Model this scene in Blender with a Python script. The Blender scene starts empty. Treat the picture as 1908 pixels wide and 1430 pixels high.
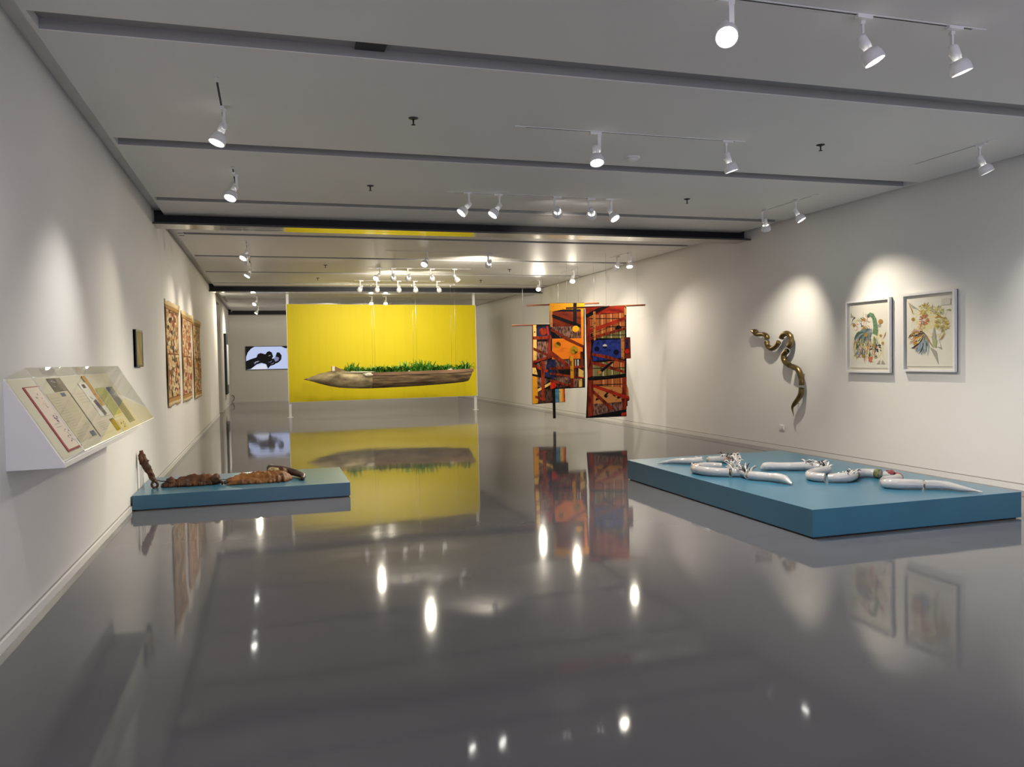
import bpy, bmesh, math, random
from mathutils import Vector, Matrix, Quaternion

sc = bpy.context.scene
COL = sc.collection

# ------------------------------------------------------------------ camera
EYE = Vector((0, 0, 1.55))
YAW, PITCH, ROLL, FPX = 0.2949, -0.0314, -0.0195, 1492.09
fw = Vector((math.sin(YAW) * math.cos(PITCH), math.cos(YAW) * math.cos(PITCH), math.sin(PITCH)))
r0 = Vector((math.cos(YAW), -math.sin(YAW), 0))
u0 = r0.cross(fw)
rt = math.cos(ROLL) * r0 + math.sin(ROLL) * u0
up = -math.sin(ROLL) * r0 + math.cos(ROLL) * u0
cam_d = bpy.data.cameras.new('camera')
cam_d.sensor_fit = 'HORIZONTAL'
cam_d.sensor_width = 36.0
cam_d.lens = FPX / 1908 * 36.0
cam_d.clip_start, cam_d.clip_end = 0.05, 200
cam = bpy.data.objects.new('camera', cam_d)
COL.objects.link(cam)
cam.matrix_world = Matrix((
    (rt.x, up.x, -fw.x, EYE.x), (rt.y, up.y, -fw.y, EYE.y), (rt.z, up.z, -fw.z, EYE.z), (0, 0, 0, 1)))
sc.camera = cam

# ------------------------------------------------------------------ world (dim cool daylight reaching the open entrance behind the camera)
w = bpy.data.worlds.new('world')
sc.world = w
w.use_nodes = True
w.node_tree.nodes['Background'].inputs[0].default_value = (0.84, 0.83, 1.0, 1)
w.node_tree.nodes['Background'].inputs[1].default_value = 1.7
LAMP_POWER = 165.0
LAMP_TINT = (1.0, 0.90, 0.72)
LENS_STRENGTH = 14.0
RING_STRENGTH = 4.0

# ------------------------------------------------------------------ exposure
sc.view_settings.view_transform = 'Standard'
sc.view_settings.look = 'None'
sc.view_settings.exposure = 0.52
sc.view_settings.gamma = 1.0
sc.view_settings.use_curve_mapping = False
sc.cycles.max_bounces = 7
sc.cycles.diffuse_bounces = 4
sc.cycles.glossy_bounces = 3
sc.cycles.adaptive_threshold = 0.05
sc.cycles.sample_clamp_indirect = 4.0
sc.cycles.caustics_reflective = False

# ================================================================== helpers
def lin(v):
    v = v / 255.0
    return v / 12.92 if v <= 0.04045 else ((v + 0.055) / 1.055) ** 2.4
def rgb(r, g, b):
    return (lin(r), lin(g), lin(b), 1.0)

def new_mat(name):
    m = bpy.data.materials.new(name)
    m.use_nodes = True
    return m, m.node_tree.nodes, m.node_tree.links, m.node_tree.nodes['Principled BSDF']

def plain(name, col, rough=0.5, metal=0.0, spec=0.5, coat=0.0):
    m, n, l, b = new_mat(name)
    b.inputs['Base Color'].default_value = col
    b.inputs['Roughness'].default_value = rough
    b.inputs['Metallic'].default_value = metal
    b.inputs['Specular IOR Level'].default_value = spec
    b.inputs['Coat Weight'].default_value = coat
    return m

def noisy(name, c1, c2, scale=5.0, rough=0.6, stretch=(1, 1, 1), lo=0.4, hi=0.6, metal=0.0, bump=0.0, spec=0.4, detail=5.0, coat=0.0):
    m, n, l, b = new_mat(name)
    tc = n.new('ShaderNodeTexCoord'); mp = n.new('ShaderNodeMapping')
    mp.inputs['Scale'].default_value = stretch
    nz = n.new('ShaderNodeTexNoise'); nz.inputs['Scale'].default_value = scale; nz.inputs['Detail'].default_value = detail
    rp = n.new('ShaderNodeValToRGB')
    rp.color_ramp.elements[0].position = lo; rp.color_ramp.elements[0].color = c1
    rp.color_ramp.elements[1].position = hi; rp.color_ramp.elements[1].color = c2
    l.new(tc.outputs['Object'], mp.inputs['Vector']); l.new(mp.outputs['Vector'], nz.inputs['Vector'])
    l.new(nz.outputs['Fac'], rp.inputs['Fac']); l.new(rp.outputs['Color'], b.inputs['Base Color'])
    b.inputs['Roughness'].default_value = rough; b.inputs['Metallic'].default_value = metal
    b.inputs['Specular IOR Level'].default_value = spec; b.inputs['Coat Weight'].default_value = coat
    if bump:
        bp = n.new('ShaderNodeBump'); bp.inputs['Strength'].default_value = 1.0; bp.inputs['Distance'].default_value = bump
        l.new(nz.outputs['Fac'], bp.inputs['Height']); l.new(bp.outputs['Normal'], b.inputs['Normal'])
    return m

def emissive(name, col, strength):
    m, n, l, b = new_mat(name)
    b.inputs['Base Color'].default_value = (0.02, 0.02, 0.02, 1)
    b.inputs['Emission Color'].default_value = col
    b.inputs['Emission Strength'].default_value = strength
    return m

def acrylic_mat(name, tint=(1, 1, 1, 1), gain=1.0):
    m, n, l, b = new_mat(name)
    n.remove(b)
    out = n['Material Output']
    tr = n.new('ShaderNodeBsdfTransparent'); tr.inputs['Color'].default_value = tint
    gl = n.new('ShaderNodeBsdfGlossy'); gl.inputs['Roughness'].default_value = 0.02
    lw_ = n.new('ShaderNodeLayerWeight'); lw_.inputs['Blend'].default_value = 0.5
    pw_ = n.new('ShaderNodeMath'); pw_.operation = 'POWER'; pw_.inputs[1].default_value = 5.0
    l.new(lw_.outputs['Facing'], pw_.inputs[0])
    fr = n.new('ShaderNodeMath'); fr.operation = 'MULTIPLY_ADD'; fr.inputs[1].default_value = 0.96; fr.inputs[2].default_value = 0.04
    l.new(pw_.outputs[0], fr.inputs[0])
    mu = n.new('ShaderNodeMath'); mu.operation = 'MULTIPLY'; mu.inputs[1].default_value = gain
    mx = n.new('ShaderNodeMixShader')
    l.new(fr.outputs[0], mu.inputs[0]); l.new(mu.outputs[0], mx.inputs[0])
    l.new(tr.outputs[0], mx.inputs[1]); l.new(gl.outputs[0], mx.inputs[2]); l.new(mx.outputs[0], out.inputs['Surface'])
    return m

def print_mat(name, rough=0.8, emit=0.0):
    m, n, l, b = new_mat(name)
    a = n.new('ShaderNodeVertexColor'); a.layer_name = 'Col'
    if emit:
        b.inputs['Base Color'].default_value = (0.01, 0.01, 0.01, 1)
        l.new(a.outputs['Color'], b.inputs['Emission Color']); b.inputs['Emission Strength'].default_value = emit
        b.inputs['Roughness'].default_value = 0.35; b.inputs['Specular IOR Level'].default_value = 0.15
    else:
        l.new(a.outputs['Color'], b.inputs['Base Color']); b.inputs['Roughness'].default_value = rough
    return m

def mesh_obj(name, verts, faces, mat=None, parent=None, smooth=False):
    me = bpy.data.meshes.new(name)
    me.from_pydata([tuple(v) for v in verts], [], [tuple(f) for f in faces])
    bm = bmesh.new(); bm.from_mesh(me)
    bmesh.ops.recalc_face_normals(bm, faces=bm.faces[:])
    bm.to_mesh(me); bm.free()
    if smooth:
        me.polygons.foreach_set('use_smooth', [True] * len(me.polygons))
    if mat: me.materials.append(mat)
    o = bpy.data.objects.new(name, me)
    COL.objects.link(o)
    if parent: o.parent = parent
    return o

BOXF = [(0, 3, 2, 1), (4, 5, 6, 7), (0, 1, 5, 4), (1, 2, 6, 5), (2, 3, 7, 6), (3, 0, 4, 7)]
def boxv(x0, x1, y0, y1, z0, z1):
    return [(x0, y0, z0), (x1, y0, z0), (x1, y1, z0), (x0, y1, z0), (x0, y0, z1), (x1, y0, z1), (x1, y1, z1), (x0, y1, z1)]
def box(name, x0, x1, y0, y1, z0, z1, mat, parent=None, bevel=0.0):
    o = mesh_obj(name, boxv(x0, x1, y0, y1, z0, z1), BOXF, mat, parent)
    if bevel:
        md = o.modifiers.new('bevel', 'BEVEL'); md.width = bevel; md.segments = 2
    return o

def boxes(name, lst, mat, parent=None):
    vs, fs = [], []
    for b in lst:
        k = len(vs); vs += boxv(*b); fs += [tuple(i + k for i in f) for f in BOXF]
    return mesh_obj(name, vs, fs, mat, parent)

def empty(name, loc=(0, 0, 0)):
    o = bpy.data.objects.new(name, None); o.location = loc; o.empty_display_size = 0.1
    COL.objects.link(o)
    return o

def tag(o, label=None, cat=None, group=None, kind=None):
    if label: o['label'] = label
    if cat: o['category'] = cat
    if group: o['group'] = group
    if kind: o['kind'] = kind
    return o

def catmull(pts, n):
    pts = [Vector(p) for p in pts]
    P = [pts[0] * 2 - pts[1]] + pts + [pts[-1] * 2 - pts[-2]]
    out = []
    for i in range(1, len(P) - 2):
        for k in range(n):
            t = k / n
            a, b, c, d = P[i - 1], P[i], P[i + 1], P[i + 2]
            out.append(0.5 * ((2 * b) + (c - a) * t + (2 * a - 5 * b + 4 * c - d) * t * t + (3 * b - a - 3 * c + d) * t ** 3))
    out.append(pts[-1])
    return out

def tube_geo(path, radii, seg=12, flat=1.0):
    """rings along a path; radii interpolated; flat squashes the ring along the frame's second axis"""
    n = len(path)
    vs, fs = [], []
    ref = Vector((0, 0, 1))
    t_prev = None
    for i, p in enumerate(path):
        p = Vector(p)
        t = (Vector(path[min(i + 1, n - 1)]) - Vector(path[max(i - 1, 0)])).normalized()
        if abs(t.dot(ref)) > 0.95: ref = Vector((1, 0, 0)) if abs(t.x) < 0.9 else Vector((0, 1, 0))
        a = (ref - t * ref.dot(t)).normalized()
        b = t.cross(a)
        ref = a
        f = i / (n - 1) * (len(radii) - 1); k = min(int(f), len(radii) - 2)
        r = radii[k] + (radii[k + 1] - radii[k]) * (f - k)
        for s in range(seg):
            th = 2 * math.pi * s / seg
            vs.append(p + a * (r * flat * math.cos(th)) + b * (r * math.sin(th)))
    for i in range(n - 1):
        for s in range(seg):
            s2 = (s + 1) % seg
            fs.append((i * seg + s, i * seg + s2, (i + 1) * seg + s2, (i + 1) * seg + s))
    fs.append(tuple(range(seg - 1, -1, -1)))
    fs.append(tuple((n - 1) * seg + s for s in range(seg)))
    return vs, fs
def tube(name, pts, radii, mat, parent=None, seg=12, sub=6, flat=1.0):
    path = catmull(pts, sub) if sub > 1 and len(pts) > 1 else [Vector(p) for p in pts]
    if not isinstance(radii, (list, tuple)): radii = [radii, radii]
    v, f = tube_geo(path, radii, seg, flat)
    return mesh_obj(name, v, f, mat, parent, smooth=True)

def lathe_geo(profile, seg=24):
    vs, fs = [], []
    for (z, r) in profile:
        for s in range(seg):
            a = 2 * math.pi * s / seg
            vs.append((r * math.cos(a), r * math.sin(a), z))
    for i in range(len(profile) - 1):
        for s in range(seg):
            s2 = (s + 1) % seg
            fs.append((i * seg + s, i * seg + s2, (i + 1) * seg + s2, (i + 1) * seg + s))
    return vs, fs
def lathe(name, profile, mat, parent=None, seg=24, smooth=True):
    v, f = lathe_geo(profile, seg)
    o = mesh_obj(name, v, f, mat, parent, smooth=smooth)
    return o

def edge_sharp(o, ang=40):
    md = o.modifiers.new('split', 'EDGE_SPLIT'); md.split_angle = math.radians(ang)
    return o

def flat_print(name, polys, to3d, normal, mat, parent=None, step=0.00012):
    """polys: list of (points2d, colour); every later polygon lies one thin layer of ink above the last"""
    vs, fs, cs = [], [], []
    nrm = Vector(normal)
    for k, (pts, colr) in enumerate(polys):
        b = len(vs)
        vs += [Vector(to3d(*p)) + nrm * (step * (k + 1)) for p in pts]
        fs.append(tuple(range(b, b + len(pts)))); cs.append(colr)
    me = bpy.data.meshes.new(name)
    me.from_pydata([tuple(v) for v in vs], [], fs)
    at = me.color_attributes.new('Col', 'FLOAT_COLOR', 'CORNER')
    i = 0
    for p, colr in zip(me.polygons, cs):
        for _ in range(p.loop_total):
            at.data[i].color = colr; i += 1
    me.materials.append(mat)
    o = bpy.data.objects.new(name, me); COL.objects.link(o)
    if parent: o.parent = parent
    return o
def disc(cx, cy, rx, ry=None, n=20, a0=0, a1=2 * math.pi):
    ry = ry or rx
    return [(cx + rx * math.cos(a0 + (a1 - a0) * i / n), cy + ry * math.sin(a0 + (a1 - a0) * i / n)) for i in range(n + (1 if a1 - a0 < 6.2 else 0))]
def stroke(x0, y0, x1, y1, w, bend=0.0, n=5):
    dx, dy = x1 - x0, y1 - y0
    L = math.hypot(dx, dy) or 1; nx, ny = -dy / L, dx / L
    l, r = [], []
    for i in range(n + 1):
        t = i / n
        q = 4 * t * (1 - t)
        cx, cy = x0 + dx * t + nx * bend * L * q, y0 + dy * t + ny * bend * L * q
        ww = w * (0.25 + 0.75 * q) * 0.5
        l.append((cx + nx * ww, cy + ny * ww)); r.append((cx - nx * ww, cy - ny * ww))
    return l + r[::-1]

# ================================================================== materials
def wall_paint(name, col, rough=0.75):
    return noisy(name, tuple(c * 0.985 for c in col[:3]) + (1,), col, scale=1.3, rough=rough, lo=0.3, hi=0.7, spec=0.25)
M_wall = wall_paint('white_wall_paint', (0.80, 0.785, 0.765, 1))
M_ceil = wall_paint('white_ceiling_paint', (0.83, 0.82, 0.81, 1), 0.5)
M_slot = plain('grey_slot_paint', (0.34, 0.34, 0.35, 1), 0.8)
M_base = plain('white_baseboard', (0.80, 0.79, 0.77, 1), 0.35)
M_reveal_shade = plain('grey_reveal_shade', (0.34, 0.33, 0.32, 1), 0.6)  # flat grey for the shadow in the groove over the baseboards
M_dark = plain('dark_beam_paint', (0.016, 0.016, 0.021, 1), 0.55, spec=0.25)
M_edgegrey = plain('dark_grey_steel', (0.06, 0.06, 0.062, 1), 0.45, spec=0.3)
M_darkgap = plain('dark_grey_infill', (0.035, 0.037, 0.038, 1), 0.6)
M_white = plain('white_enamel', (0.80, 0.80, 0.81, 1), 0.35)
M_black = plain('black_plastic', (0.008, 0.008, 0.009, 1), 0.4)
M_track = plain('black_track_channel', (0.01, 0.01, 0.011, 1), 0.6)
M_steel = plain('steel_wire', (0.5, 0.5, 0.5, 1), 0.35, metal=1.0)
M_lens = emissive('glowing_lamp_lens', (1.0, 0.97, 0.90, 1), LENS_STRENGTH)
M_ring = emissive('lamp_light_leak', (1.0, 0.95, 0.85, 1), RING_STRENGTH)
for _m in (M_lens, M_ring): _m.cycles.emission_sampling = 'NONE'
M_acrylic = acrylic_mat('clear_acrylic', (0.985, 0.985, 0.97, 1), 0.45)
M_glass = acrylic_mat('picture_glass', (0.99, 0.99, 0.99, 1), 0.35)
M_print = print_mat('printed_ink')
M_paper = plain('cream_paper', (0.80, 0.77, 0.68, 1), 0.9, spec=0.1)

# polished epoxy floor
M_floor, n_, l_, b_ = new_mat('polished_grey_floor')
tc = n_.new('ShaderNodeTexCoord')
nz = n_.new('ShaderNodeTexNoise'); nz.inputs['Scale'].default_value = 0.55; nz.inputs['Detail'].default_value = 6
rp = n_.new('ShaderNodeValToRGB')
rp.color_ramp.elements[0].position = 0.3; rp.color_ramp.elements[0].color = (0.108, 0.105, 0.116, 1)
rp.color_ramp.elements[1].position = 0.75; rp.color_ramp.elements[1].color = (0.138, 0.134, 0.146, 1)
l_.new(tc.outputs['Object'], nz.inputs['Vector']); l_.new(nz.outputs['Fac'], rp.inputs['Fac']); l_.new(rp.outputs['Color'], b_.inputs['Base Color'])
nz2 = n_.new('ShaderNodeTexNoise'); nz2.inputs['Scale'].default_value = 1.6; nz2.inputs['Detail'].default_value = 2
bp = n_.new('ShaderNodeBump'); bp.inputs['Strength'].default_value = 1.0; bp.inputs['Distance'].default_value = 0.0011
l_.new(tc.outputs['Object'], nz2.inputs['Vector']); l_.new(nz2.outputs['Fac'], bp.inputs['Height']); l_.new(bp.outputs['Normal'], b_.inputs['Normal'])
b_.inputs['Roughness'].default_value = 0.05
b_.inputs['IOR'].default_value = 1.33
b_.inputs['Specular IOR Level'].default_value = 0.36

# polished steel soffit of the beams
M_flange, n_, l_, b_ = new_mat('polished_steel_flange')
b_.inputs['Base Color'].default_value = (0.42, 0.41, 0.39, 1); b_.inputs['Metallic'].default_value = 1.0; b_.inputs['Roughness'].default_value = 0.12
tc = n_.new('ShaderNodeTexCoord'); mp = n_.new('ShaderNodeMapping'); mp.inputs['Scale'].default_value = (0.9, 7, 1)
nz2 = n_.new('ShaderNodeTexNoise'); nz2.inputs['Scale'].default_value = 1.5; nz2.inputs['Detail'].default_value = 1
bp = n_.new('ShaderNodeBump'); bp.inputs['Strength'].default_value = 1.0; bp.inputs['Distance'].default_value = 0.002
l_.new(tc.outputs['Object'], mp.inputs['Vector']); l_.new(mp.outputs['Vector'], nz2.inputs['Vector'])
l_.new(nz2.outputs['Fac'], bp.inputs['Height']); l_.new(bp.outputs['Normal'], b_.inputs['Normal'])

# ================================================================== the room
XL, XR, H = -1.441, 7.839, 3.612
YB, YE = 33.9, -4.5          # back wall, open entrance end
TOP = 3.68
def struct(o):
    o['kind'] = 'structure'; return o

struct(box('floor', XL - 0.3, XR + 0.3, YE, YB + 0.3, -0.2, 0.0, M_floor))
# left wall with a tall far-bay doorway, the unlit opening painted as a panel
wl = struct(empty('wall_left', (XL, 0, 0)))
def lw(name, x0, x1, y0, y1, z0, z1, m): return box(name, x0 - XL, x1 - XL, y0, y1, z0, z1, m, wl)
lw('wall_panel', XL - 0.3, XL, YE, 12.55, 0, 4.0, M_wall)
lw('wall_panel', XL - 0.3, XL, 12.556, 25.55, 0, 4.0, M_wall)
lw('wall_panel', XL - 0.3, XL, 27.3, YB + 0.3, 0, 4.0, M_wall)
lw('wall_panel', XL - 0.3, XL, 25.55, 27.3, 3.45, 4.0, M_wall)
dr = struct(empty('doorway_1', (XL - 0.12, 25.55, 0)))
box('doorway_dark_panel', -0.06, 0, 0.0, 1.75, 0.004, 3.45, M_darkgap, dr)  # dark grey stands in for the unlit corridor behind the opening
box('door_handle', 0, 0.05, 0.12, 0.15, 0.95, 1.25, M_black, dr)
struct(box('wall_right', XR, XR + 0.3, YE, YB + 0.3, 0, 4.0, M_wall))
# back wall: boards with visible joints
wb = struct(empty('wall_back', (0, YB, 0)))
for x0, x1, z0, z1 in ((XL - 0.3, -0.128, 0, 2.637), (-0.124, 4.2, 0, 2.637), (4.204, XR + 0.3, 0, 2.637), (XL - 0.3, XR + 0.3, 2.642, 4.0)):
    box('wall_panel', x0, x1, 0, 0.2, z0, z1, M_wall, wb)
box('joint_backing', XL - 0.3, XR + 0.3, 0.006, 0.19, 0.01, 3.9, M_wall, wb)
# baseboards, with a thin grey strip painting the shade of a recessed groove
for nm, bx in (('baseboard_left', [(XL, XL + 0.014, YE, 25.5, 0.0, 0.055), (XL, XL + 0.014, 27.35, YB, 0.0, 0.055)]),
               ('baseboard_right', [(XR - 0.014, XR, YE, YB, 0.0, 0.058)]),
               ('baseboard_back', [(XL + 0.02, XR - 0.02, YB - 0.014, YB, 0.0, 0.08)])):
    bo = struct(boxes(nm, bx, M_base))
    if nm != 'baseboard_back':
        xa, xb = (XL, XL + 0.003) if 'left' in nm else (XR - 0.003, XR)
        boxes('reveal_shade_strip', [(xa, xb, YE, 25.5, 0.062, 0.074)] + ([(xa, xb, 25.5, YB, 0.062, 0.074)] if 'right' in nm else [(xa, xb, 27.35, YB, 0.062, 0.074)]), M_reveal_shade, bo)

# ceiling: a slab with long panels hung below it, open slots between them
PX0_, PX1_ = -1.31, 7.73
ce = struct(empty('ceiling', (0, 0, H)))
box('cove_lid', XL, PX0_, YE, YB, TOP - H - 0.003, TOP - H, M_ceil, ce)
box('cove_lid', PX1_, XR, YE, YB, TOP - H - 0.003, TOP - H, M_ceil, ce)
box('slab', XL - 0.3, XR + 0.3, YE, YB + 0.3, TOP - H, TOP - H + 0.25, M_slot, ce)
SL = [-2.87, -0.15, 2.57, 5.29, 8.01, 10.71]
SW = [0.27] * 4 + [0.25, 0.22]
edges = [YE] + sum([[a, a + b] for a, b in zip(SL, SW)], []) + [11.97]
ranges = list(zip(edges[0::2], edges[1::2]))
e2 = [12.03] + sum([[a, a + 0.21] for a in (13.47, 16.21, 18.98, 21.6)], []) + [22.67]
ranges += list(zip(e2[0::2], e2[1::2]))
e3 = [22.73] + sum([[a, a + 0.15] for a in (24.4, 27.0, 29.6, 32.1)], []) + [33.0]
ranges += list(zip(e3[0::2], e3[1::2]))
PX0, PX1 = -1.31, 7.73
for a, b in ranges:
    box('ceiling_panel', PX0, PX1, a, b, 0, TOP - H + 0.001, M_ceil, ce, bevel=0.006)
for a, b in ranges:
    if a not in (YE, 12.03, 22.73):
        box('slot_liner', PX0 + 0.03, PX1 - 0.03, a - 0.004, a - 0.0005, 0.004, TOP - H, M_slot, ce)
for a, b in ((YE, 11.97), (12.03, 22.67), (22.73, 33.0)):
    box('edge_strip', PX0, PX0 + 0.03, a, b, 0.0004, TOP - H, M_ceil, ce)
    box('edge_strip', PX1 - 0.03, PX1, a, b, 0.0004, TOP - H, M_ceil, ce)
# dark block inside the nearest slot
box('slot_block', 0.62, 0.82, 5.30, 5.55, 0.050, 0.0675, M_darkgap, ce)
# steel beams
for k, (y, nm) in enumerate(((12.0, 'first'), (22.7, 'second'), (33.4, 'last'))):
    bm_ = struct(empty('ceiling_beam', (0, y, 0)))
    bm_['label'] = ('dark steel beam with polished underside crossing the ceiling in front of the yellow wall',
                    'dark steel beam crossing the ceiling just before the yellow wall',
                    'dark steel beam at the far end above the screen')[k]
    box('web', XL, XR, -0.012, 0.012, 3.484, TOP, M_dark, bm_)
    box('bottom_flange', XL + 0.002, XR - 0.002, -0.208, 0.208, 3.460, 3.484, M_flange, bm_)
    box('flange_edge', XL + 0.002, XR - 0.002, -0.210, -0.208, 3.460, 3.484, M_edgegrey, bm_)
    box('flange_top', XL + 0.002, XR - 0.002, -0.208, -0.012, 3.484, 3.487, M_edgegrey, bm_)

# ceiling vents and camera in the far left corner, vent in the second bay
def vent(y0, y1, x0, x1, label, along_y=True):
    v = tag(empty('ceiling_vent', ((x0 + x1) / 2, (y0 + y1) / 2, H)), label, 'vent')
    hx, hy = (x1 - x0) / 2, (y1 - y0) / 2
    box('frame', -hx, hx, -hy, hy, -0.004, 0.0, M_white, v)
    for i in range(2):
        if along_y:
            c = (-0.4 + 0.8 * i) * hx
            box('slot', c - 0.012, c + 0.012, -hy * 0.94, hy * 0.94, -0.0055, -0.004, M_track, v)
        else:
            c = (-0.4 + 0.8 * i) * hy
            box('slot', -hx * 0.9, hx * 0.9, c - 0.03, c + 0.03, -0.0055, -0.004, M_track, v)
vent(26.0, 28.2, -1.30, -1.20, 'slotted white ceiling vent beside the dark doorway in the far bay')
vent(13.35, 13.95, -1.30, -1.215, 'short slotted white vent at the ceiling edge past the first beam', along_y=False)
cm = tag(empty('security_camera', (-1.30, 32.75, 3.612)), 'small dark security camera in the far ceiling corner left of the screen', 'camera')
tube('bracket', [(0, 0, 0), (0, 0, -0.06)], 0.012, M_white, cm, seg=10, sub=1)
lathe('dome', [(-0.06, 0.0), (-0.06, 0.06), (-0.10, 0.058), (-0.125, 0.04), (-0.135, 0.0)], M_black, cm)

# ================================================================== tracks and lamps
def track(label, x0, y0, x1, y1):
    t = tag(empty('lighting_track', ((x0 + x1) / 2, (y0 + y1) / 2, H)), label, 'track', 'recessed lighting tracks')
    hx, hy = abs(x1 - x0) / 2, abs(y1 - y0) / 2
    if hx > hy:
        boxes('channel_rail', [(-hx - 0.05, hx + 0.05, -0.018, -0.008, -0.004, 0), (-hx - 0.05, hx + 0.05, 0.008, 0.018, -0.004, 0)], M_white, t)
        box('slot', -hx, hx, -0.008, 0.008, -0.003, 0.0, M_track, t)
        for s in (-1, 1): box('end_cap', s * hx - 0.05, s * hx + 0.05, -0.017, 0.017, -0.005, 0.0, M_white, t)
    else:
        boxes('channel_rail', [(-0.018, -0.008, -hy - 0.05, hy + 0.05, -0.004, 0), (0.008, 0.018, -hy - 0.05, hy + 0.05, -0.004, 0)], M_white, t)
        box('slot', -0.008, 0.008, -hy, hy, -0.003, 0.0, M_track, t)
        for s in (-1, 1): box('end_cap', -0.017, 0.017, s * hy - 0.05, s * hy + 0.05, -0.005, 0.0, M_white, t)

bays = [(4.12, 'nearest to the camera'), (6.85, 'second from the camera'), (9.70, 'with five lamps before the first dark beam'),
        (15.10, 'just past the first dark beam'), (17.88, 'with five lamps in the middle of the second bay'),
        (20.72, 'with five lamps just before the second dark beam'), (25.7, 'behind the yellow wall')]
for y, t in bays:
    track('dark cross track in the ceiling, ' + t, 2.2, y, 4.44, y)
for y0, y1, t in ((6.22, 7.3, 'left ceiling track above the vitrine'), (8.95, 9.95, 'left ceiling track above the small black frame'),
                  (14.3, 15.4, 'left ceiling track past the first dark beam'), (16.9, 18.0, 'left ceiling track before the second dark beam'),
                  (25.4, 26.3, 'left ceiling track in front of the dark doorway'), (29.6, 30.5, 'left ceiling track nearest to the far screen')):
    track('short white lighting track, ' + t, -0.3, y0, -0.3, y1)
for y0, y1, t in ((6.24, 7.28, 'nearest one along the right wall'), (8.93, 10.0, 'above the bronze snake along the right wall'),
                  (14.55, 15.5, 'past the first beam along the right wall'), (17.35, 18.5, 'above the hanging textiles along the right wall'),
                  (19.9, 20.9, 'just before the second beam along the right wall')):
    track('short dark lighting track, ' + t, 6.9, y0, 6.9, y1)

def lamp_meshes():
    d = {}
    def keep(o):
        me = o.data; bpy.data.objects.remove(o); return me
    d['adapter'] = keep(box('adapter', -0.055, 0.055, -0.017, 0.017, -0.024, -0.004, M_white))
    d['stem'] = keep(boxes('stem', [(-0.014, 0.014, -0.006, 0.006, -0.17, -0.024), (-0.017, 0.017, -0.012, 0.012, -0.045, -0.022)], M_white))
    d['knuckle'] = keep(lathe('knuckle', [(-0.022, 0.0), (-0.022, 0.02), (-0.018, 0.023), (0.018, 0.023), (0.022, 0.02), (0.022, 0.0)], M_white, seg=16))
    d['neck'] = keep(lathe('neck', [(-0.045, 0.0), (-0.045, 0.026), (-0.03, 0.03), (0.03, 0.031), (0.045, 0.027), (0.075, 0.03), (0.085, 0.03), (0.085, 0.0)], M_white, seg=18))
    d['head_shell'] = keep(lathe('head_shell', [(0.060, 0.047), (0.060, 0.050), (0.085, 0.060), (0.095, 0.0655), (0.138, 0.0665), (0.142, 0.0645), (0.139, 0.060), (0.10, 0.058), (0.075, 0.048), (0.060, 0.047)], M_white, seg=26))
    d['cage_rib'] = keep(boxes('cage_rib', [(-0.048, 0.048, -0.006, 0.006, 0.058, 0.066), (-0.006, 0.006, -0.048, 0.048, 0.058, 0.066)], M_white))
    d['lens'] = keep(lathe('lens', [(0.130, 0.0570), (0.135, 0.045), (0.138, 0.026), (0.139, 0.0)], M_lens, seg=24))
    d['light_leak_ring'] = keep(lathe('light_leak_ring', [(0.074, 0.030), (0.074, 0.047)], M_ring, seg=20))
    return d
LM = lamp_meshes()
def lamp(x, y, target, label, along_x=True, power=1.0, cone=142, blend=1.0, tint=None, group='white track spotlights'):
    e = tag(empty('track_spotlight', (x, y, H)), label, 'spotlight', group)
    piv = Vector((0.0, 0.0, -0.165))
    d = (Vector(target) - Vector((x, y, H)) - piv).normalized()
    side = Vector((-d.y, d.x, 0))
    side = side.normalized() if side.length > 1e-3 else Vector((1, 0, 0))
    yawq = Quaternion((0, 0, 1), math.atan2(side.y, side.x))
    dq = d.to_track_quat('Z', 'Y')
    for nm in ('adapter', 'stem', 'knuckle', 'neck', 'head_shell', 'cage_rib', 'lens', 'light_leak_ring'):
        o = bpy.data.objects.new(nm, LM[nm]); COL.objects.link(o); o.parent = e; o.rotation_mode = 'QUATERNION'
        if nm == 'adapter':
            o.rotation_quaternion = Quaternion((0, 0, 1), 0 if along_x else math.pi / 2)
        elif nm == 'stem':
            o.location = side * 0.036
            o.rotation_quaternion = yawq
            o.location.z = 0
        elif nm == 'knuckle':
            o.location = piv + side * 0.022
            o.rotation_quaternion = side.to_track_quat('Z', 'Y')
        else:
            o.location = piv
            o.rotation_quaternion = dq
    ld = bpy.data.lights.new('spot_bulb', 'SPOT')
    ld.energy = LAMP_POWER * power; ld.color = tint or LAMP_TINT
    ld.spot_size = math.radians(cone); ld.spot_blend = blend; ld.shadow_soft_size = 0.052
    lo = bpy.data.objects.new('spot_bulb', ld); COL.objects.link(lo); lo.parent = e
    lo.location = piv + d * 0.20
    lo.rotation_mode = 'QUATERNION'; lo.rotation_quaternion = d.to_track_quat('-Z', 'Y')
    return e

COOL = (1.0, 0.96, 0.885)
Lm = lamp
# nearest cross track
Lm(2.59, 4.13, (0.95, 1.1, 0.1), 'white track spotlight shining at the viewer, first of three on the nearest cross track', power=0.3, tint=COOL)
Lm(3.55, 4.12, (5.0, 3.2, 0.0), 'white track spotlight with bright lens tilted right, second of three on the nearest cross track', power=0.38, tint=COOL)
Lm(4.24, 4.11, (5.35, 3.75, 0.1), 'white track spotlight at the end of the nearest cross track', power=0.45, tint=COOL)
# second cross track
Lm(2.93, 6.86, (2.7, 5.6, 0.0), 'white track spotlight pointing down, first of two on the second cross track', power=0.75, tint=COOL)
Lm(4.29, 6.83, (5.3, 6.7, 0.25), 'white track spotlight tilted right, second of two on the second cross track', cone=112, power=1.4, tint=COOL)
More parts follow.
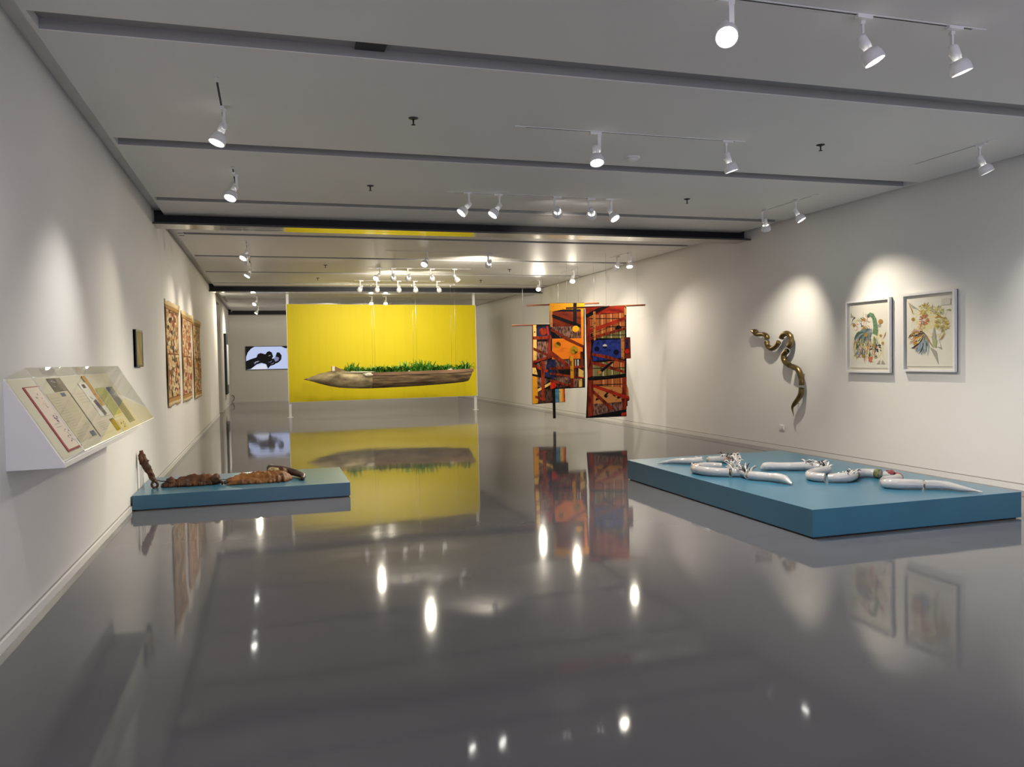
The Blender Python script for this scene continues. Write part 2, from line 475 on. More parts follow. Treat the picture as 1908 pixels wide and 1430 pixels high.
# left track
Lm(-0.30, 6.88, (-1.25, 6.40, 0.8), 'white track spotlight above the vitrine, nearest on the left', along_x=False, cone=80, power=0.56, tint=COOL)
Lm(-0.30, 9.20, (-1.20, 8.05, 0.9), 'white track spotlight with glaring lens above the small black frame', along_x=False, cone=88, power=0.3)
Lm(-0.30, 14.48, (-1.44, 13.4, 1.5), 'upper white spotlight of the left pair past the first beam, above the first painted cloth', along_x=False, cone=84, power=0.36)
Lm(-0.30, 15.10, (-1.44, 15.3, 1.6), 'lower white spotlight of the left pair past the first beam, above the second painted cloth', along_x=False, cone=84, power=0.34)
Lm(-0.30, 17.31, (-1.44, 16.7, 1.5), 'white track spotlight on the left above the third painted cloth', along_x=False, cone=84, power=0.36)
Lm(-0.30, 25.82, (-1.44, 24.3, 1.6), 'white track spotlight in the far bay, left of the yellow wall, nearer of two', along_x=False, power=0.9)
Lm(-0.30, 30.1, (-1.44, 29.6, 1.6), 'white track spotlight in the far bay above the screen, farther of two', along_x=False, power=0.9)
# right track
Lm(6.90, 6.37, (7.75, 5.9, 1.3), 'white track spotlight nearest to the right wall, above the framed pictures', along_x=False, cone=90, power=0.32, tint=COOL)
Lm(6.85, 9.25, (7.84, 8.35, 1.2), 'white track spotlight aimed at the two framed pictures on the right wall', along_x=False, cone=78, power=0.78)
Lm(6.88, 9.99, (7.82, 10.9, 1.0), 'white track spotlight seen from behind, aimed at the bronze snake', along_x=False, cone=76, power=0.85)
Lm(6.97, 15.23, (6.3, 17.2, 1.3), 'white track spotlight seen from behind, farther of the pair above the right textile', along_x=False, power=0.6)
Lm(6.94, 14.65, (6.55, 13.4, 0.6), 'white track spotlight with visible lens, nearer of the pair above the right textile', along_x=False, power=0.6)
Lm(6.97, 17.83, (6.1, 15.8, 0.6), 'glaring white track spotlight above the hanging textiles', along_x=False, power=0.9)
Lm(6.90, 20.15, (6.0, 17.2, 0.5), 'glaring white track spotlight at the end of the second dark beam', along_x=False, power=1.0)
# third cross track, five lamps
g5 = 'five spotlights before the first beam'
Lm(2.41, 9.65, (-0.55, 9.2, 0.2), 'white spotlight tilted left, first of five before the first dark beam', cone=70, power=1.5, group=g5)
Lm(2.81, 9.68, (0.2, 9.3, 0.2), 'white spotlight tilted left, second of five before the first dark beam', cone=70, power=1.3, group=g5)
Lm(3.60, 9.70, (6.1, 16.5, 1.6), 'white spotlight seen from behind, third of five before the first dark beam', power=1.1, cone=60, group=g5)
Lm(4.07, 9.70, (6.3, 14.7, 1.4), 'white spotlight seen from behind, fourth of five before the first dark beam', power=0.95, cone=60, group=g5)
Lm(4.32, 9.68, (5.6, 7.6, 0.25), 'white spotlight tilted right, last of five before the first dark beam', cone=104, power=1.5, group=g5)
# past the first beam
Lm(2.92, 15.05, (1.0, 12.6, 0.2), 'white spotlight with glaring lens, left one of two past the first dark beam', cone=110, power=1.7)
Lm(4.20, 15.15, (3.9, 20.5, 0.9), 'white spotlight seen from behind, right one of two past the first dark beam', power=1.3)
g6 = 'five spotlights in the middle of the second bay'
Lm(2.39, 17.86, (-0.2, 15.2, 0.4), 'glaring white spotlight, first of five in the middle of the second bay', cone=110, power=1.4, group=g6)
Lm(2.73, 17.88, (3.0, 22.0, 1.1), 'white spotlight tilted right, second of five in the middle of the second bay', power=0.6, group=g6)
Lm(3.08, 17.88, (2.6, 22.0, 1.2), 'white spotlight seen from behind, third of five in the middle of the second bay', power=0.5, group=g6)
Lm(3.60, 17.88, (4.2, 22.0, 1.2), 'white spotlight seen from behind, fourth of five in the middle of the second bay', power=0.5, group=g6)
Lm(4.12, 17.88, (6.2, 18.3, 0.6), 'white spotlight tilted right, last of five in the middle of the second bay', power=1.1, group=g6)
g7 = 'five spotlights in front of the yellow wall'
for i, (x, tx) in enumerate(((2.33, 1.2), (2.75, 2.4), (3.30, 3.4), (3.72, 4.4), (4.33, 5.4))):
    Lm(x, 20.72, (tx, 23.4, 1.5), 'white spotlight seen from behind, ' + ('first', 'second', 'third', 'fourth', 'last')[i] + ' of five lighting the yellow wall', power=0.31, group=g7)
Lm(3.17, 25.65, (3.1, 23.8, 1.9), 'glaring spotlight above the yellow wall, left one of two', power=0.7)
Lm(3.62, 25.70, (3.7, 23.8, 1.9), 'glaring spotlight above the yellow wall, right one of two', power=0.7)
# unseen lamps added behind and beside the camera to light the near room
gb = 'added spotlights overhead out of view'
for x, y, t, q in ((-0.3, 4.0, (-1.44, 3.9, 1.3), 'left wall, before the vitrine'), (-0.3, 1.4, (-1.44, 1.3, 1.3), 'left wall, beside the viewer'),
                   (6.9, 3.7, (7.84, 4.2, 1.4), 'right wall, before the large platform'), (6.9, 1.0, (7.84, 1.5, 1.4), 'right wall, beside the viewer')):
    Lm(x, y, t, 'added unseen spotlight overhead near the entrance on the ' + q, along_x=False, power=0.16, tint=COOL, group=gb)

for x, y, t in ((2.4, 28.4, (0.6, 33.0, 0.6)), (3.3, 28.4, (3.6, 33.0, 0.5)), (4.2, 28.4, (6.4, 31.0, 0.4))):  # hidden lamps added to brighten the far bay
    Lm(x, y, t, ('left', 'middle', 'right')[int((x - 2.3) / 0.9)] + ' added unseen spotlight of three in the far bay hidden behind the yellow wall', along_x=False, power=0.65, group='spotlights behind the yellow wall')

# sprinklers, smoke detector
spr = [(1.239, 6.818), (5.31, 6.775), (1.205, 9.54), (5.356, 9.51), (1.22, 17.49), (1.22, 20.2), (5.40, 17.8), (5.37, 20.3)]
sl = ['left sprinkler between the nearest slots in the ceiling', 'right sprinkler near the right wall in the nearest ceiling bay',
      'left sprinkler level with the five lamps before the beam', 'right sprinkler level with the five lamps before the beam',
      'left sprinkler nearer of two past the first beam', 'left sprinkler farther of two past the first beam',
      'right sprinkler nearer of two past the first beam', 'right sprinkler farther of two past the first beam']
for (x, y), t in zip(spr, sl):
    s = tag(empty('sprinkler', (x, y, H)), 'small dark pendent fire ' + t.replace('sprinkler', 'sprinkler,', 1).replace(',', '', 1), 'sprinkler', 'ceiling fire sprinklers')
    lathe('escutcheon', [(0.0, 0.042), (-0.004, 0.042), (-0.012, 0.02), (-0.012, 0.0)], M_black if x > 3 else plain('grey_bronze', (0.06, 0.055, 0.05, 1), 0.4), s, seg=18)
    tube('nozzle', [(0, 0, -0.01), (0, 0, -0.055)], [0.008, 0.006], M_black, s, seg=8, sub=1)
    lathe('deflector', [(-0.053, 0.004), (-0.056, 0.018), (-0.060, 0.018), (-0.060, 0.0)], M_black, s, seg=12)
sd = tag(empty('smoke_detector', (3.675, 7.634, H)), 'round white smoke detector between two ceiling lamps', 'smoke detector')
lathe('base', [(0, 0.075), (-0.012, 0.075), (-0.016, 0.068), (-0.016, 0.0)], M_white, sd)
lathe('cap', [(-0.016, 0.045), (-0.034, 0.042), (-0.04, 0.03), (-0.04, 0.0)], M_white, sd)

# ================================================================== yellow wall
M_yellow, n_, l_, b_ = new_mat('yellow_paint')
tc = n_.new('ShaderNodeTexCoord'); mp = n_.new('ShaderNodeMapping'); mp.inputs['Scale'].default_value = (1, 1, 0.06)
nz = n_.new('ShaderNodeTexNoise'); nz.inputs['Scale'].default_value = 9; nz.inputs['Detail'].default_value = 3
rp = n_.new('ShaderNodeValToRGB')
rp.color_ramp.elements[0].position = 0.25; rp.color_ramp.elements[0].color = rgb(203, 185, 9)
rp.color_ramp.elements[1].position = 0.5; rp.color_ramp.elements[1].color = rgb(208, 190, 8)
l_.new(tc.outputs['Object'], mp.inputs['Vector']); l_.new(mp.outputs['Vector'], nz.inputs['Vector'])
l_.new(nz.outputs['Fac'], rp.inputs['Fac']); l_.new(rp.outputs['Color'], b_.inputs['Base Color'])
b_.inputs['Roughness'].default_value = 0.6; b_.inputs['Specular IOR Level'].default_value = 0.3
yw = tag(empty('yellow_wall_panel', (0.535, 23.33, 0)), 'large yellow painted panel held between two slim white posts', 'partition')
ang = math.atan2(0.355, 5.54)
yw.rotation_euler = (0, 0, ang)
YLEN = 5.55
box('panel', 0, YLEN, 0, 0.05, 0.435, 3.19, M_yellow, yw)
box('panel_edge', 0, YLEN, 0.002, 0.048, 0.428, 0.435, M_white, yw)
box('panel_edge', -0.012, 0.0, -0.001, 0.051, 0.43, 3.19, M_white, yw)
box('panel_edge', YLEN, YLEN + 0.012, -0.001, 0.051, 0.43, 3.19, M_white, yw)
for x in (0.03, YLEN - 0.03):
    p = box('post', x - 0.035, x + 0.035, 0.052, 0.11, 0.0, H - 0.0, M_white, yw)
    box('foot_plate', x - 0.08, x + 0.08, 0.02, 0.14, 0.0, 0.012, M_white, p)

# ================================================================== screen, side display, outlet
tv = tag(empty('wall_screen', (-0.86, YB, 1.288)), 'flat screen on the far wall showing a black shape on pale blue', 'screen')
W_, H_ = 1.69, 0.95
box('casing', 0, W_, -0.05, -0.0, 0, H_, M_black, tv, bevel=0.004)
M_scr = print_mat('screen_glow', emit=0.62)
pb = rgb(196, 208, 245); pk = rgb(8, 8, 12); pw = rgb(225, 228, 245); pg = rgb(130, 135, 170)
def tvm(u, v): return (0.02 + u * (W_ - 0.04), -0.0503, 0.02 + (1 - v) * (H_ - 0.04))
scr = [([(0, 0), (1, 0), (1, 1), (0, 1)], pb),
       ([(0, 0), (0.2, 0), (0.12, 0.08), (0.04, 0.25), (0, 0.45)], pk),
       ([(0.83, 0), (1, 0), (1, 0.06), (0.93, 0.09), (0.88, 0.05)], pk),
       ([(0.1, 1), (0.2, 0.86), (0.34, 0.78), (0.46, 0.80), (0.47, 1)], pw),
       ([(0, 0.63), (0.1, 0.55), (0.24, 0.47), (0.27, 0.33), (0.34, 0.28), (0.45, 0.34), (0.49, 0.24), (0.54, 0.2), (0.6, 0.26), (0.63, 0.45), (0.6, 0.52), (0.66, 0.60),
         (0.7, 0.72), (0.66, 0.8), (0.56, 0.86), (0.5, 0.98), (0.46, 0.78), (0.35, 0.72), (0.24, 0.78), (0.1, 0.98), (0, 1)], pk),
       ([(0.62, 0.55), (0.68, 0.48), (0.72, 0.26), (0.78, 0.27), (0.83, 0.4), (0.82, 0.58), (0.77, 0.68), (0.7, 0.76), (0.66, 0.7)], pk),
       ([(0.64, 0.53), (0.71, 0.45), (0.77, 0.5), (0.75, 0.62), (0.68, 0.68)], pg),
       (stroke(0.15, 0.72, 0.28, 0.6, 0.02, 0.3), pg), (stroke(0.2, 0.78, 0.32, 0.64, 0.015, -0.3), pw), (stroke(0.52, 0.42, 0.57, 0.38, 0.015), pw),
       (stroke(0.5, 0.7, 0.6, 0.62, 0.02, 0.2), pg), (stroke(0.56, 0.78, 0.64, 0.7, 0.02, 0.2), pg), (disc(0.63, 0.51, 0.012, 0.02), pw), (disc(0.7, 0.77, 0.012, 0.02), pw)]
flat_print('screen_image', scr, tvm, (0, -1, 0), M_scr, tv, step=0.0003)

sdp = tag(empty('side_display', (XL + 0.004, 29.2, 0.5)), 'narrow upright black framed white panel on the left wall near the far corner', 'display')
box('casing', 0.0, 0.07, 0, 1.15, 0, 2.1, M_black, sdp)
box('white_face', 0.07, 0.09, 0.03, 1.12, 0.33, 1.72, M_white, sdp)
cb = tag(tube('power_cable', [(XL + 0.02, YB - 0.02, 0.30), (XL + 0.10, YB - 0.03, 0.24), (XL + 0.09, YB - 0.03, 0.12), (XL + 0.02, YB - 0.03, 0.02)], 0.008, M_black, sub=6, seg=8),
         'thin black cable looping from the far left corner to the floor', 'cable')
ou = tag(empty('wall_outlet', (XR, 10.986, 0.36)), 'white double outlet plate on the right wall below the bronze snake', 'outlet')
box('plate', -0.014, 0, -0.06, 0.06, -0.037, 0.037, M_base, ou, bevel=0.002)
for s in (-1, 1): box('socket', -0.0165, -0.014, s * 0.03 - 0.018, s * 0.03 + 0.018, -0.016, 0.016, M_white, ou)

# ================================================================== platforms
M_blue = noisy('teal_blue_paint', rgb(44, 102, 128), rgb(49, 109, 135), scale=3, rough=0.3, lo=0.3, hi=0.7, spec=0.5, coat=0.4)
M_blue.node_tree.nodes['Principled BSDF'].inputs['Coat Roughness'].default_value = 0.3
pl = tag(empty('display_platform', (0, 0, 0)), 'low blue platform against the left wall carrying the brown leather objects', 'platform')
box('deck', -1.424, 0.86, 9.29, 10.72, 0.012, 0.165, M_blue, pl, bevel=0.003)
box('plinth', -1.40, 0.83, 9.32, 10.69, 0.0, 0.012, M_black, pl)
pr = tag(empty('display_platform', (0, 0, 0)), 'large low blue platform near the right wall carrying white ceramic snakes', 'platform')
box('deck', 4.285, 6.53, 5.60, 9.19, 0.012, 0.245, M_blue, pr, bevel=0.003)
box('plinth', 4.31, 6.50, 5.63, 9.16, 0.0, 0.012, M_black, pr)

# ================================================================== bomb-shaped boat with plants
M_nose = noisy('weathered_tan_metal', rgb(98, 84, 58), rgb(186, 170, 132), scale=5, rough=0.55, stretch=(0.5, 1, 1.2), lo=0.35, hi=0.62, metal=0.15, bump=0.006)
M_hull = noisy('weathered_brown_wood', rgb(70, 55, 38), rgb(140, 116, 84), scale=6, rough=0.6, stretch=(0.35, 2, 2.5), lo=0.35, hi=0.65, bump=0.006)
M_rim = noisy('rim_plank_wood', rgb(104, 78, 56), rgb(150, 116, 86), scale=4, rough=0.6, stretch=(0.3, 2, 2), lo=0.35, hi=0.65)
M_chip = noisy('chalky_white_fragment', rgb(206, 196, 172), rgb(232, 226, 208), scale=12, rough=0.8)
M_soil = noisy('dark_soil', rgb(34, 26, 18), rgb(58, 46, 32), scale=20, rough=0.95)
BY = 21.7
bt = tag(empty('planter_boat', (0, BY, 0)), 'hanging bomb-shaped wooden boat filled with green plants before the yellow wall', 'sculpture')
# nose
nx = [(0.90, 1.105, 1.105), (0.96, 1.085, 1.128), (1.10, 1.04, 1.18), (1.30, 0.975, 1.25), (1.55, 0.905, 1.305), (1.80, 0.858, 1.33), (2.05, 0.835, 1.335), (2.35, 0.822, 1.325), (2.64, 0.816, 1.31)]
vs, fs = [], []
seg = 26
for x, zb, zt in nx:
    c, r = (zb + zt) / 2, max((zt - zb) / 2, 0.006)
    for s in range(seg):
        a = 2 * math.pi * s / seg
        z = c + r * math.sin(a)
        # the upper side dips towards the hull where it is cut open
        lim = 1.335 if x < 1.95 else 1.335 - (x - 1.95) / 0.69 * 0.11
        vs.append((x, r * 1.12 * math.cos(a), min(z, lim)))
for i in range(len(nx) - 1):
    for s in range(seg):
        s2 = (s + 1) % seg
        fs.append((i * seg + s, i * seg + s2, (i + 1) * seg + s2, (i + 1) * seg + s))
fs.append(tuple(range(seg))); fs.append(tuple((len(nx) - 1) * seg + s for s in range(seg)))
mesh_obj('nose_cone', vs, fs, M_nose, bt, smooth=True)
lathe_tip = tube('nose_tip', [(0.885, 0, 1.105), (0.95, 0, 1.106), (1.02, 0, 1.107)], [0.004, 0.022, 0.04], M_hull, bt, sub=2)
# hull: open trough
hx = [2.60, 3.0, 3.5, 4.0, 4.5, 4.9, 5.2, 5.30]
hb = [0.816, 0.822, 0.832, 0.848, 0.870, 0.895, 0.922, 0.945]
ht = [1.222, 1.224, 1.228, 1.234, 1.242, 1.250, 1.257, 1.26]
hw = [0.262, 0.275, 0.285, 0.288, 0.285, 0.275, 0.262, 0.255]
vs, fs = [], []
m = 14
for i, x in enumerate(hx):
    for s in range(m + 1):
        a = math.pi * s / m
        yy = -hw[i] * math.cos(a)
        zz = ht[i] - (ht[i] - hb[i]) * math.sin(a) ** 0.75
        xx = x + (0.10 * (zz - hb[i]) / (ht[i] - hb[i]) if i >= len(hx) - 2 else 0)
        vs.append((xx, yy, zz))
for i in range(len(hx) - 1):
    for s in range(m):
        fs.append((i * (m + 1) + s, i * (m + 1) + s + 1, (i + 1) * (m + 1) + s + 1, (i + 1) * (m + 1) + s))
fs.append(tuple(range(m + 1)))
fs.append(tuple((len(hx) - 1) * (m + 1) + s for s in range(m + 1)))
h_ = mesh_obj('hull', vs, fs, M_hull, bt, smooth=True)
edge_sharp(h_, 50)
# rim planks: a board along each side and across the stern
def rim(side):
    p0, v, f = [], [], []
    xs = [2.62, 3.2, 3.9, 4.6, 5.1, 5.40]
    zt = [1.228, 1.231, 1.238, 1.250, 1.262, 1.272]
    ww = [0.268, 0.281, 0.289, 0.284, 0.268, 0.257]
    for x, z, q in zip(xs, zt, ww):
        for (dy, dz) in ((0.0, 0.02), (0.022, 0.02), (0.022, -0.065), (0.0, -0.065)):
            v.append((x, side * (q + dy), z + dz))
    for i in range(len(xs) - 1):
        for s in range(4):
            f.append((i * 4 + s, i * 4 + (s + 1) % 4, i * 4 + 4 + (s + 1) % 4, i * 4 + 4 + s))
    f += [(0, 1, 2, 3), tuple(len(v) - 4 + k for k in range(4))]
    return mesh_obj('rim_plank', v, f, M_rim, bt)
rim(-1); rim(1)
box('rim_plank', 5.385, 5.41, -0.28, 0.28, 1.205, 1.292, M_rim, bt)
mesh_obj('soil', [(1.98, -0.20, 1.262), (2.6, -0.255, 1.232), (3.9, -0.28, 1.232), (5.38, -0.25, 1.255), (5.38, 0.25, 1.255), (3.9, 0.28, 1.232), (2.6, 0.255, 1.232), (1.98, 0.20, 1.262)],
         [(0, 1, 2, 3, 4, 5, 6, 7)], M_soil, bt)
# chipped white break at the seam and fin
random.seed(3)
def rock(name, c, s, mat, parent, seed=0, amp=0.25, sub=3):
    bm = bmesh.new(); bmesh.ops.create_icosphere(bm, subdivisions=sub, radius=1.0)
    from mathutils import noise
    for v in bm.verts:
        k = 1 + amp * noise.noise(v.co * 1.7 + Vector((seed * 3.1, seed, 0)))
        v.co = Vector((v.co.x * s[0] * k + c[0], v.co.y * s[1] * k + c[1], v.co.z * s[2] * k + c[2]))
    me = bpy.data.meshes.new(name); bm.to_mesh(me); bm.free()
    me.polygons.foreach_set('use_smooth', [True] * len(me.polygons)); me.materials.append(mat)
    o = bpy.data.objects.new(name, me); COL.objects.link(o)
    if parent: o.parent = parent
    return o
rock('broken_edge', (2.55, -0.262, 1.195), (0.16, 0.03, 0.045), M_chip, bt, 1, 0.5)
rock('broken_edge', (2.30, -0.22, 1.262), (0.38, 0.035, 0.016), M_chip, bt, 2, 0.4)
rock('broken_edge', (4.75, -0.28, 1.275), (0.07, 0.02, 0.025), M_chip, bt, 5, 0.6)
rock('broken_edge', (3.62, -0.292, 1.262), (0.02, 0.012, 0.02), M_chip, bt, 6, 0.4)
box('lug_block', 1.60, 1.68, -0.10, 0.10, 1.30, 1.435, M_chip, bt, bevel=0.01)
mesh_obj('fin', [(1.68, -0.05, 1.32), (1.90, -0.05, 1.32), (1.70, -0.05, 1.425), (1.68, 0.05, 1.32), (1.90, 0.05, 1.32), (1.70, 0.05, 1.425)],
         [(0, 1, 2), (3, 4, 5), (0, 1, 4, 3), (1, 2, 5, 4), (2, 0, 3, 5)], M_rim, bt)
for x in (2.72, 3.84, 4.92):
    for s in (-1, 1):
        wv = tube('suspension_wire', [(x, s * 0.262, 1.24), (x, s * 0.24, 3.604)], 0.0020, M_steel, bt, seg=6, sub=1)
        lathe('ceiling_anchor', [(H, 0.014), (H - 0.02, 0.014), (H - 0.035, 0.005), (H - 0.035, 0.0)], M_white, wv, seg=10).location = (x, s * 0.24, 0)
# plants
M_leaf = noisy('grass_green_leaf', rgb(28, 84, 20), rgb(98, 164, 44), scale=3.5, rough=0.5, lo=0.35, hi=0.7)
def grass_mesh(seed, nb, hgt, spread):
    rnd = random.Random(seed)
    v, f = [], []
    for b in range(nb):
        a = rnd.uniform(0, 2 * math.pi)
        L = hgt * rnd.uniform(0.55, 1.15)
        out = spread * rnd.uniform(0.4, 1.3)
        wd = rnd.uniform(0.014, 0.030)
        bx, by = rnd.gauss(0, 0.05), rnd.gauss(0, 0.045)
        dx, dy = math.cos(a), math.sin(a)
        k = len(v); n = 5
        tw = rnd.uniform(0, math.pi)
        for i in range(n + 1):
            t = i / n
            ww = wd * (1 - t ** 2) + 0.0008
            x = bx + dx * out * t ** 1.5; y = by + dy * out * t ** 1.5
            z = L * (t - 0.42 * t ** 3 * rnd.uniform(0.6, 1.5) * out / 0.16) - 0.01
            v += [(x - math.cos(tw) * ww, y - math.sin(tw) * ww, z), (x + math.cos(tw) * ww, y + math.sin(tw) * ww, z)]
        for i in range(n):
            f.append((k + 2 * i, k + 2 * i + 1, k + 2 * i + 3, k + 2 * i + 2))
    me = bpy.data.meshes.new('grassy_plant')
    me.from_pydata(v, [], f); me.materials.append(M_leaf)
    return me
GM = [grass_mesh(s, 34, h, sp) for s, h, sp in ((1, 0.28, 0.19), (2, 0.37, 0.22), (3, 0.20, 0.18), (4, 0.40, 0.17), (5, 0.30, 0.23))]
px = [2.0, 2.12, 2.28, 2.42, 2.58, 2.74, 2.9, 3.06, 3.22, 3.4, 3.56, 3.72, 3.88, 4.04, 4.2, 4.36, 4.52, 4.68, 4.84, 5.0, 5.14, 5.27]
kd = [0, 1, 0, 2, 2, 4, 0, 4, 4, 0, 1, 4, 3, 3, 1, 4, 0, 4, 0, 2, 0, 1]
rnd = random.Random(8)
for x, k in zip(px, kd):
    o = bpy.data.objects.new('grassy_plant', GM[k]); COL.objects.link(o)
    o.location = (x, BY + rnd.uniform(-0.08, 0.06), 1.245); o.rotation_euler = (0, 0, rnd.uniform(0, 6.28))
    tag(o, 'tuft of green strap-leaved plant growing in the hanging boat', 'plant', 'green plants in the hanging boat')

# ================================================================== hanging textiles
def fabric(name, base, dark, scale=14, stretch=(1, 1, 1), lo=0.35, hi=0.55):
    return noisy(name, dark, base, scale=scale, rough=0.85, stretch=stretch, lo=lo, hi=hi, spec=0.15)
FM = {
    'black': fabric('black_cloth', rgb(22, 20, 24), rgb(10, 9, 12)),
    'mustard': fabric('mustard_cloth', rgb(214, 146, 34), rgb(120, 74, 18), 9, lo=0.3, hi=0.42),
    'yellow': fabric('yellow_cloth', rgb(242, 176, 30), rgb(225, 150, 20)),
    'rust': fabric('rust_red_cloth', rgb(150, 52, 28), rgb(84, 26, 18), 16, (1, 1, 0.25)),
    'red': fabric('red_cloth', rgb(176, 48, 28), rgb(110, 26, 18), 12, (0.3, 1, 1)),
    'scarlet': fabric('scarlet_cloth', rgb(206, 44, 22), rgb(180, 34, 18)),
    'brown': fabric('dark_rust_cloth', rgb(122, 44, 22), rgb(66, 22, 14), 7, (0.4, 1, 1)),
    'orange': fabric('orange_cloth', rgb(240, 132, 34), rgb(214, 96, 26), 7, (0.4, 1, 1), 0.3, 0.5),
    'tan': fabric('tan_cloth', rgb(196, 130, 72), rgb(120, 66, 36), 22, lo=0.35, hi=0.45),
    'speckle': fabric('tan_speckled_cloth', rgb(202, 136, 76), rgb(26, 16, 14), 9, lo=0.38, hi=0.43),
    'cream': fabric('cream_cloth', rgb(226, 186, 104), rgb(160, 110, 50), 18, lo=0.3, hi=0.42),
    'grey': fabric('grey_brown_streaked_cloth', rgb(150, 108, 92), rgb(62, 40, 36), 30, (1, 1, 0.35), 0.4, 0.6),
    'umber': fabric('dark_umber_cloth', rgb(92, 62, 50), rgb(34, 22, 22), 30, (1, 1, 0.4), 0.4, 0.6),
    'navy': fabric('navy_cloth', rgb(36, 42, 78), rgb(20, 24, 48)),
    'blue': fabric('cobalt_blue_cloth', rgb(44, 60, 140), rgb(28, 36, 92), 10),
    'inkblue': fabric('ink_blue_cloth', rgb(16, 20, 44), rgb(10, 12, 30)),
    'sky': fabric('sky_blue_cloth', rgb(84, 138, 168), rgb(56, 104, 138), 10),
    'olive': fabric('olive_gold_cloth', rgb(178, 138, 28), rgb(84, 60, 16), 10, lo=0.42, hi=0.5),
    'white': fabric('white_cloth', rgb(225, 222, 210), rgb(200, 196, 184)),
    'wood': noisy('brown_wood_rod', rgb(86, 48, 28), rgb(150, 92, 58), scale=3, rough=0.45, stretch=(0.3, 3, 3)),
}
def plaid(name, base, line, pale):
    m, n, l, b = new_mat(name)
    tc = n.new('ShaderNodeTexCoord'); sx = n.new('ShaderNodeSeparateXYZ'); l.new(tc.outputs['Object'], sx.inputs[0])
    def band(sock, freq, thr):
        mu = n.new('ShaderNodeMath'); mu.operation = 'MULTIPLY'; mu.inputs[1].default_value = freq; l.new(sock, mu.inputs[0])
        fr = n.new('ShaderNodeMath'); fr.operation = 'FRACT'; l.new(mu.outputs[0], fr.inputs[0])
        lt = n.new('ShaderNodeMath'); lt.operation = 'LESS_THAN'; lt.inputs[1].default_value = thr; l.new(fr.outputs[0], lt.inputs[0])
        return lt.outputs[0]
    def mix(fac, a, c):
        mx = n.new('ShaderNodeMix'); mx.data_type = 'RGBA'
        l.new(fac, mx.inputs[0])
        if isinstance(a, tuple): mx.inputs[6].default_value = a
        else: l.new(a, mx.inputs[6])
        mx.inputs[7].default_value = c
        return mx.outputs[2]
    c = mix(band(sx.outputs['X'], 26, 0.3), base, tuple(v * 0.6 for v in base[:3]) + (1,))
    c = mix(band(sx.outputs['X'], 5.2, 0.16), c, pale)
    c = mix(band(sx.outputs['Z'], 6.1, 0.10), c, line)
    c = mix(band(sx.outputs['X'], 7.3, 0.09), c, line)
    l.new(c, b.inputs['Base Color']); b.inputs['Roughness'].default_value = 0.85; b.inputs['Specular IOR Level'].default_value = 0.15
    return m
FM['plaid'] = plaid('orange_plaid_cloth', rgb(196, 108, 56), rgb(20, 14, 14), rgb(222, 150, 96))
FM['green_plaid'] = plaid('green_plaid_cloth', rgb(140, 130, 76), rgb(16, 16, 16), rgb(196, 180, 130))

def textile(name, label, Y, u0, v0, x0, z0, sx, sz, shx, backing, patches, rod, wires, rod_label_mat='wood'):
    e = tag(empty(name, (0, Y, 0)), label, 'textile')
    def P(u, v): return (x0 + (u - u0) * sx + (v - v0) * shx, z0 - (v - v0) * sz)
    def slab(nm, pts, yb, yf, mat):
        q = [P(*p) for p in pts]
        n = len(q)
        v = [(x, yf, z) for x, z in q] + [(x, yb, z) for x, z in q]
        f = [tuple(range(n)), tuple(range(2 * n - 1, n - 1, -1))] + [(i, (i + 1) % n, n + (i + 1) % n, n + i) for i in range(n)]
        return mesh_obj(nm, v, f, FM[mat], e)
    slab('backing_cloth', backing, 0.006, 0.0, 'black')
    for k, (mat, pts) in enumerate(patches):
        slab('fabric_patch', pts, 0.0, -0.0012 - 0.0009 * k, mat)
    (ua, va), (ub, vb) = rod
    a, b = P(ua, va), P(ub, vb)
    yr = 0.02
    tube('hanging_rod', [(a[0], yr, a[1]), (b[0], yr, b[1])], 0.018, FM['wood'], e, seg=10, sub=1)
    for t in wires:
        xx, zz = a[0] + (b[0] - a[0]) * t, a[1] + (b[1] - a[1]) * t
        wv = tube('suspension_wire', [(xx, yr, zz + 0.015), (xx, yr, H - 0.01)], 0.0018, M_steel, e, seg=6, sub=1)
    return e

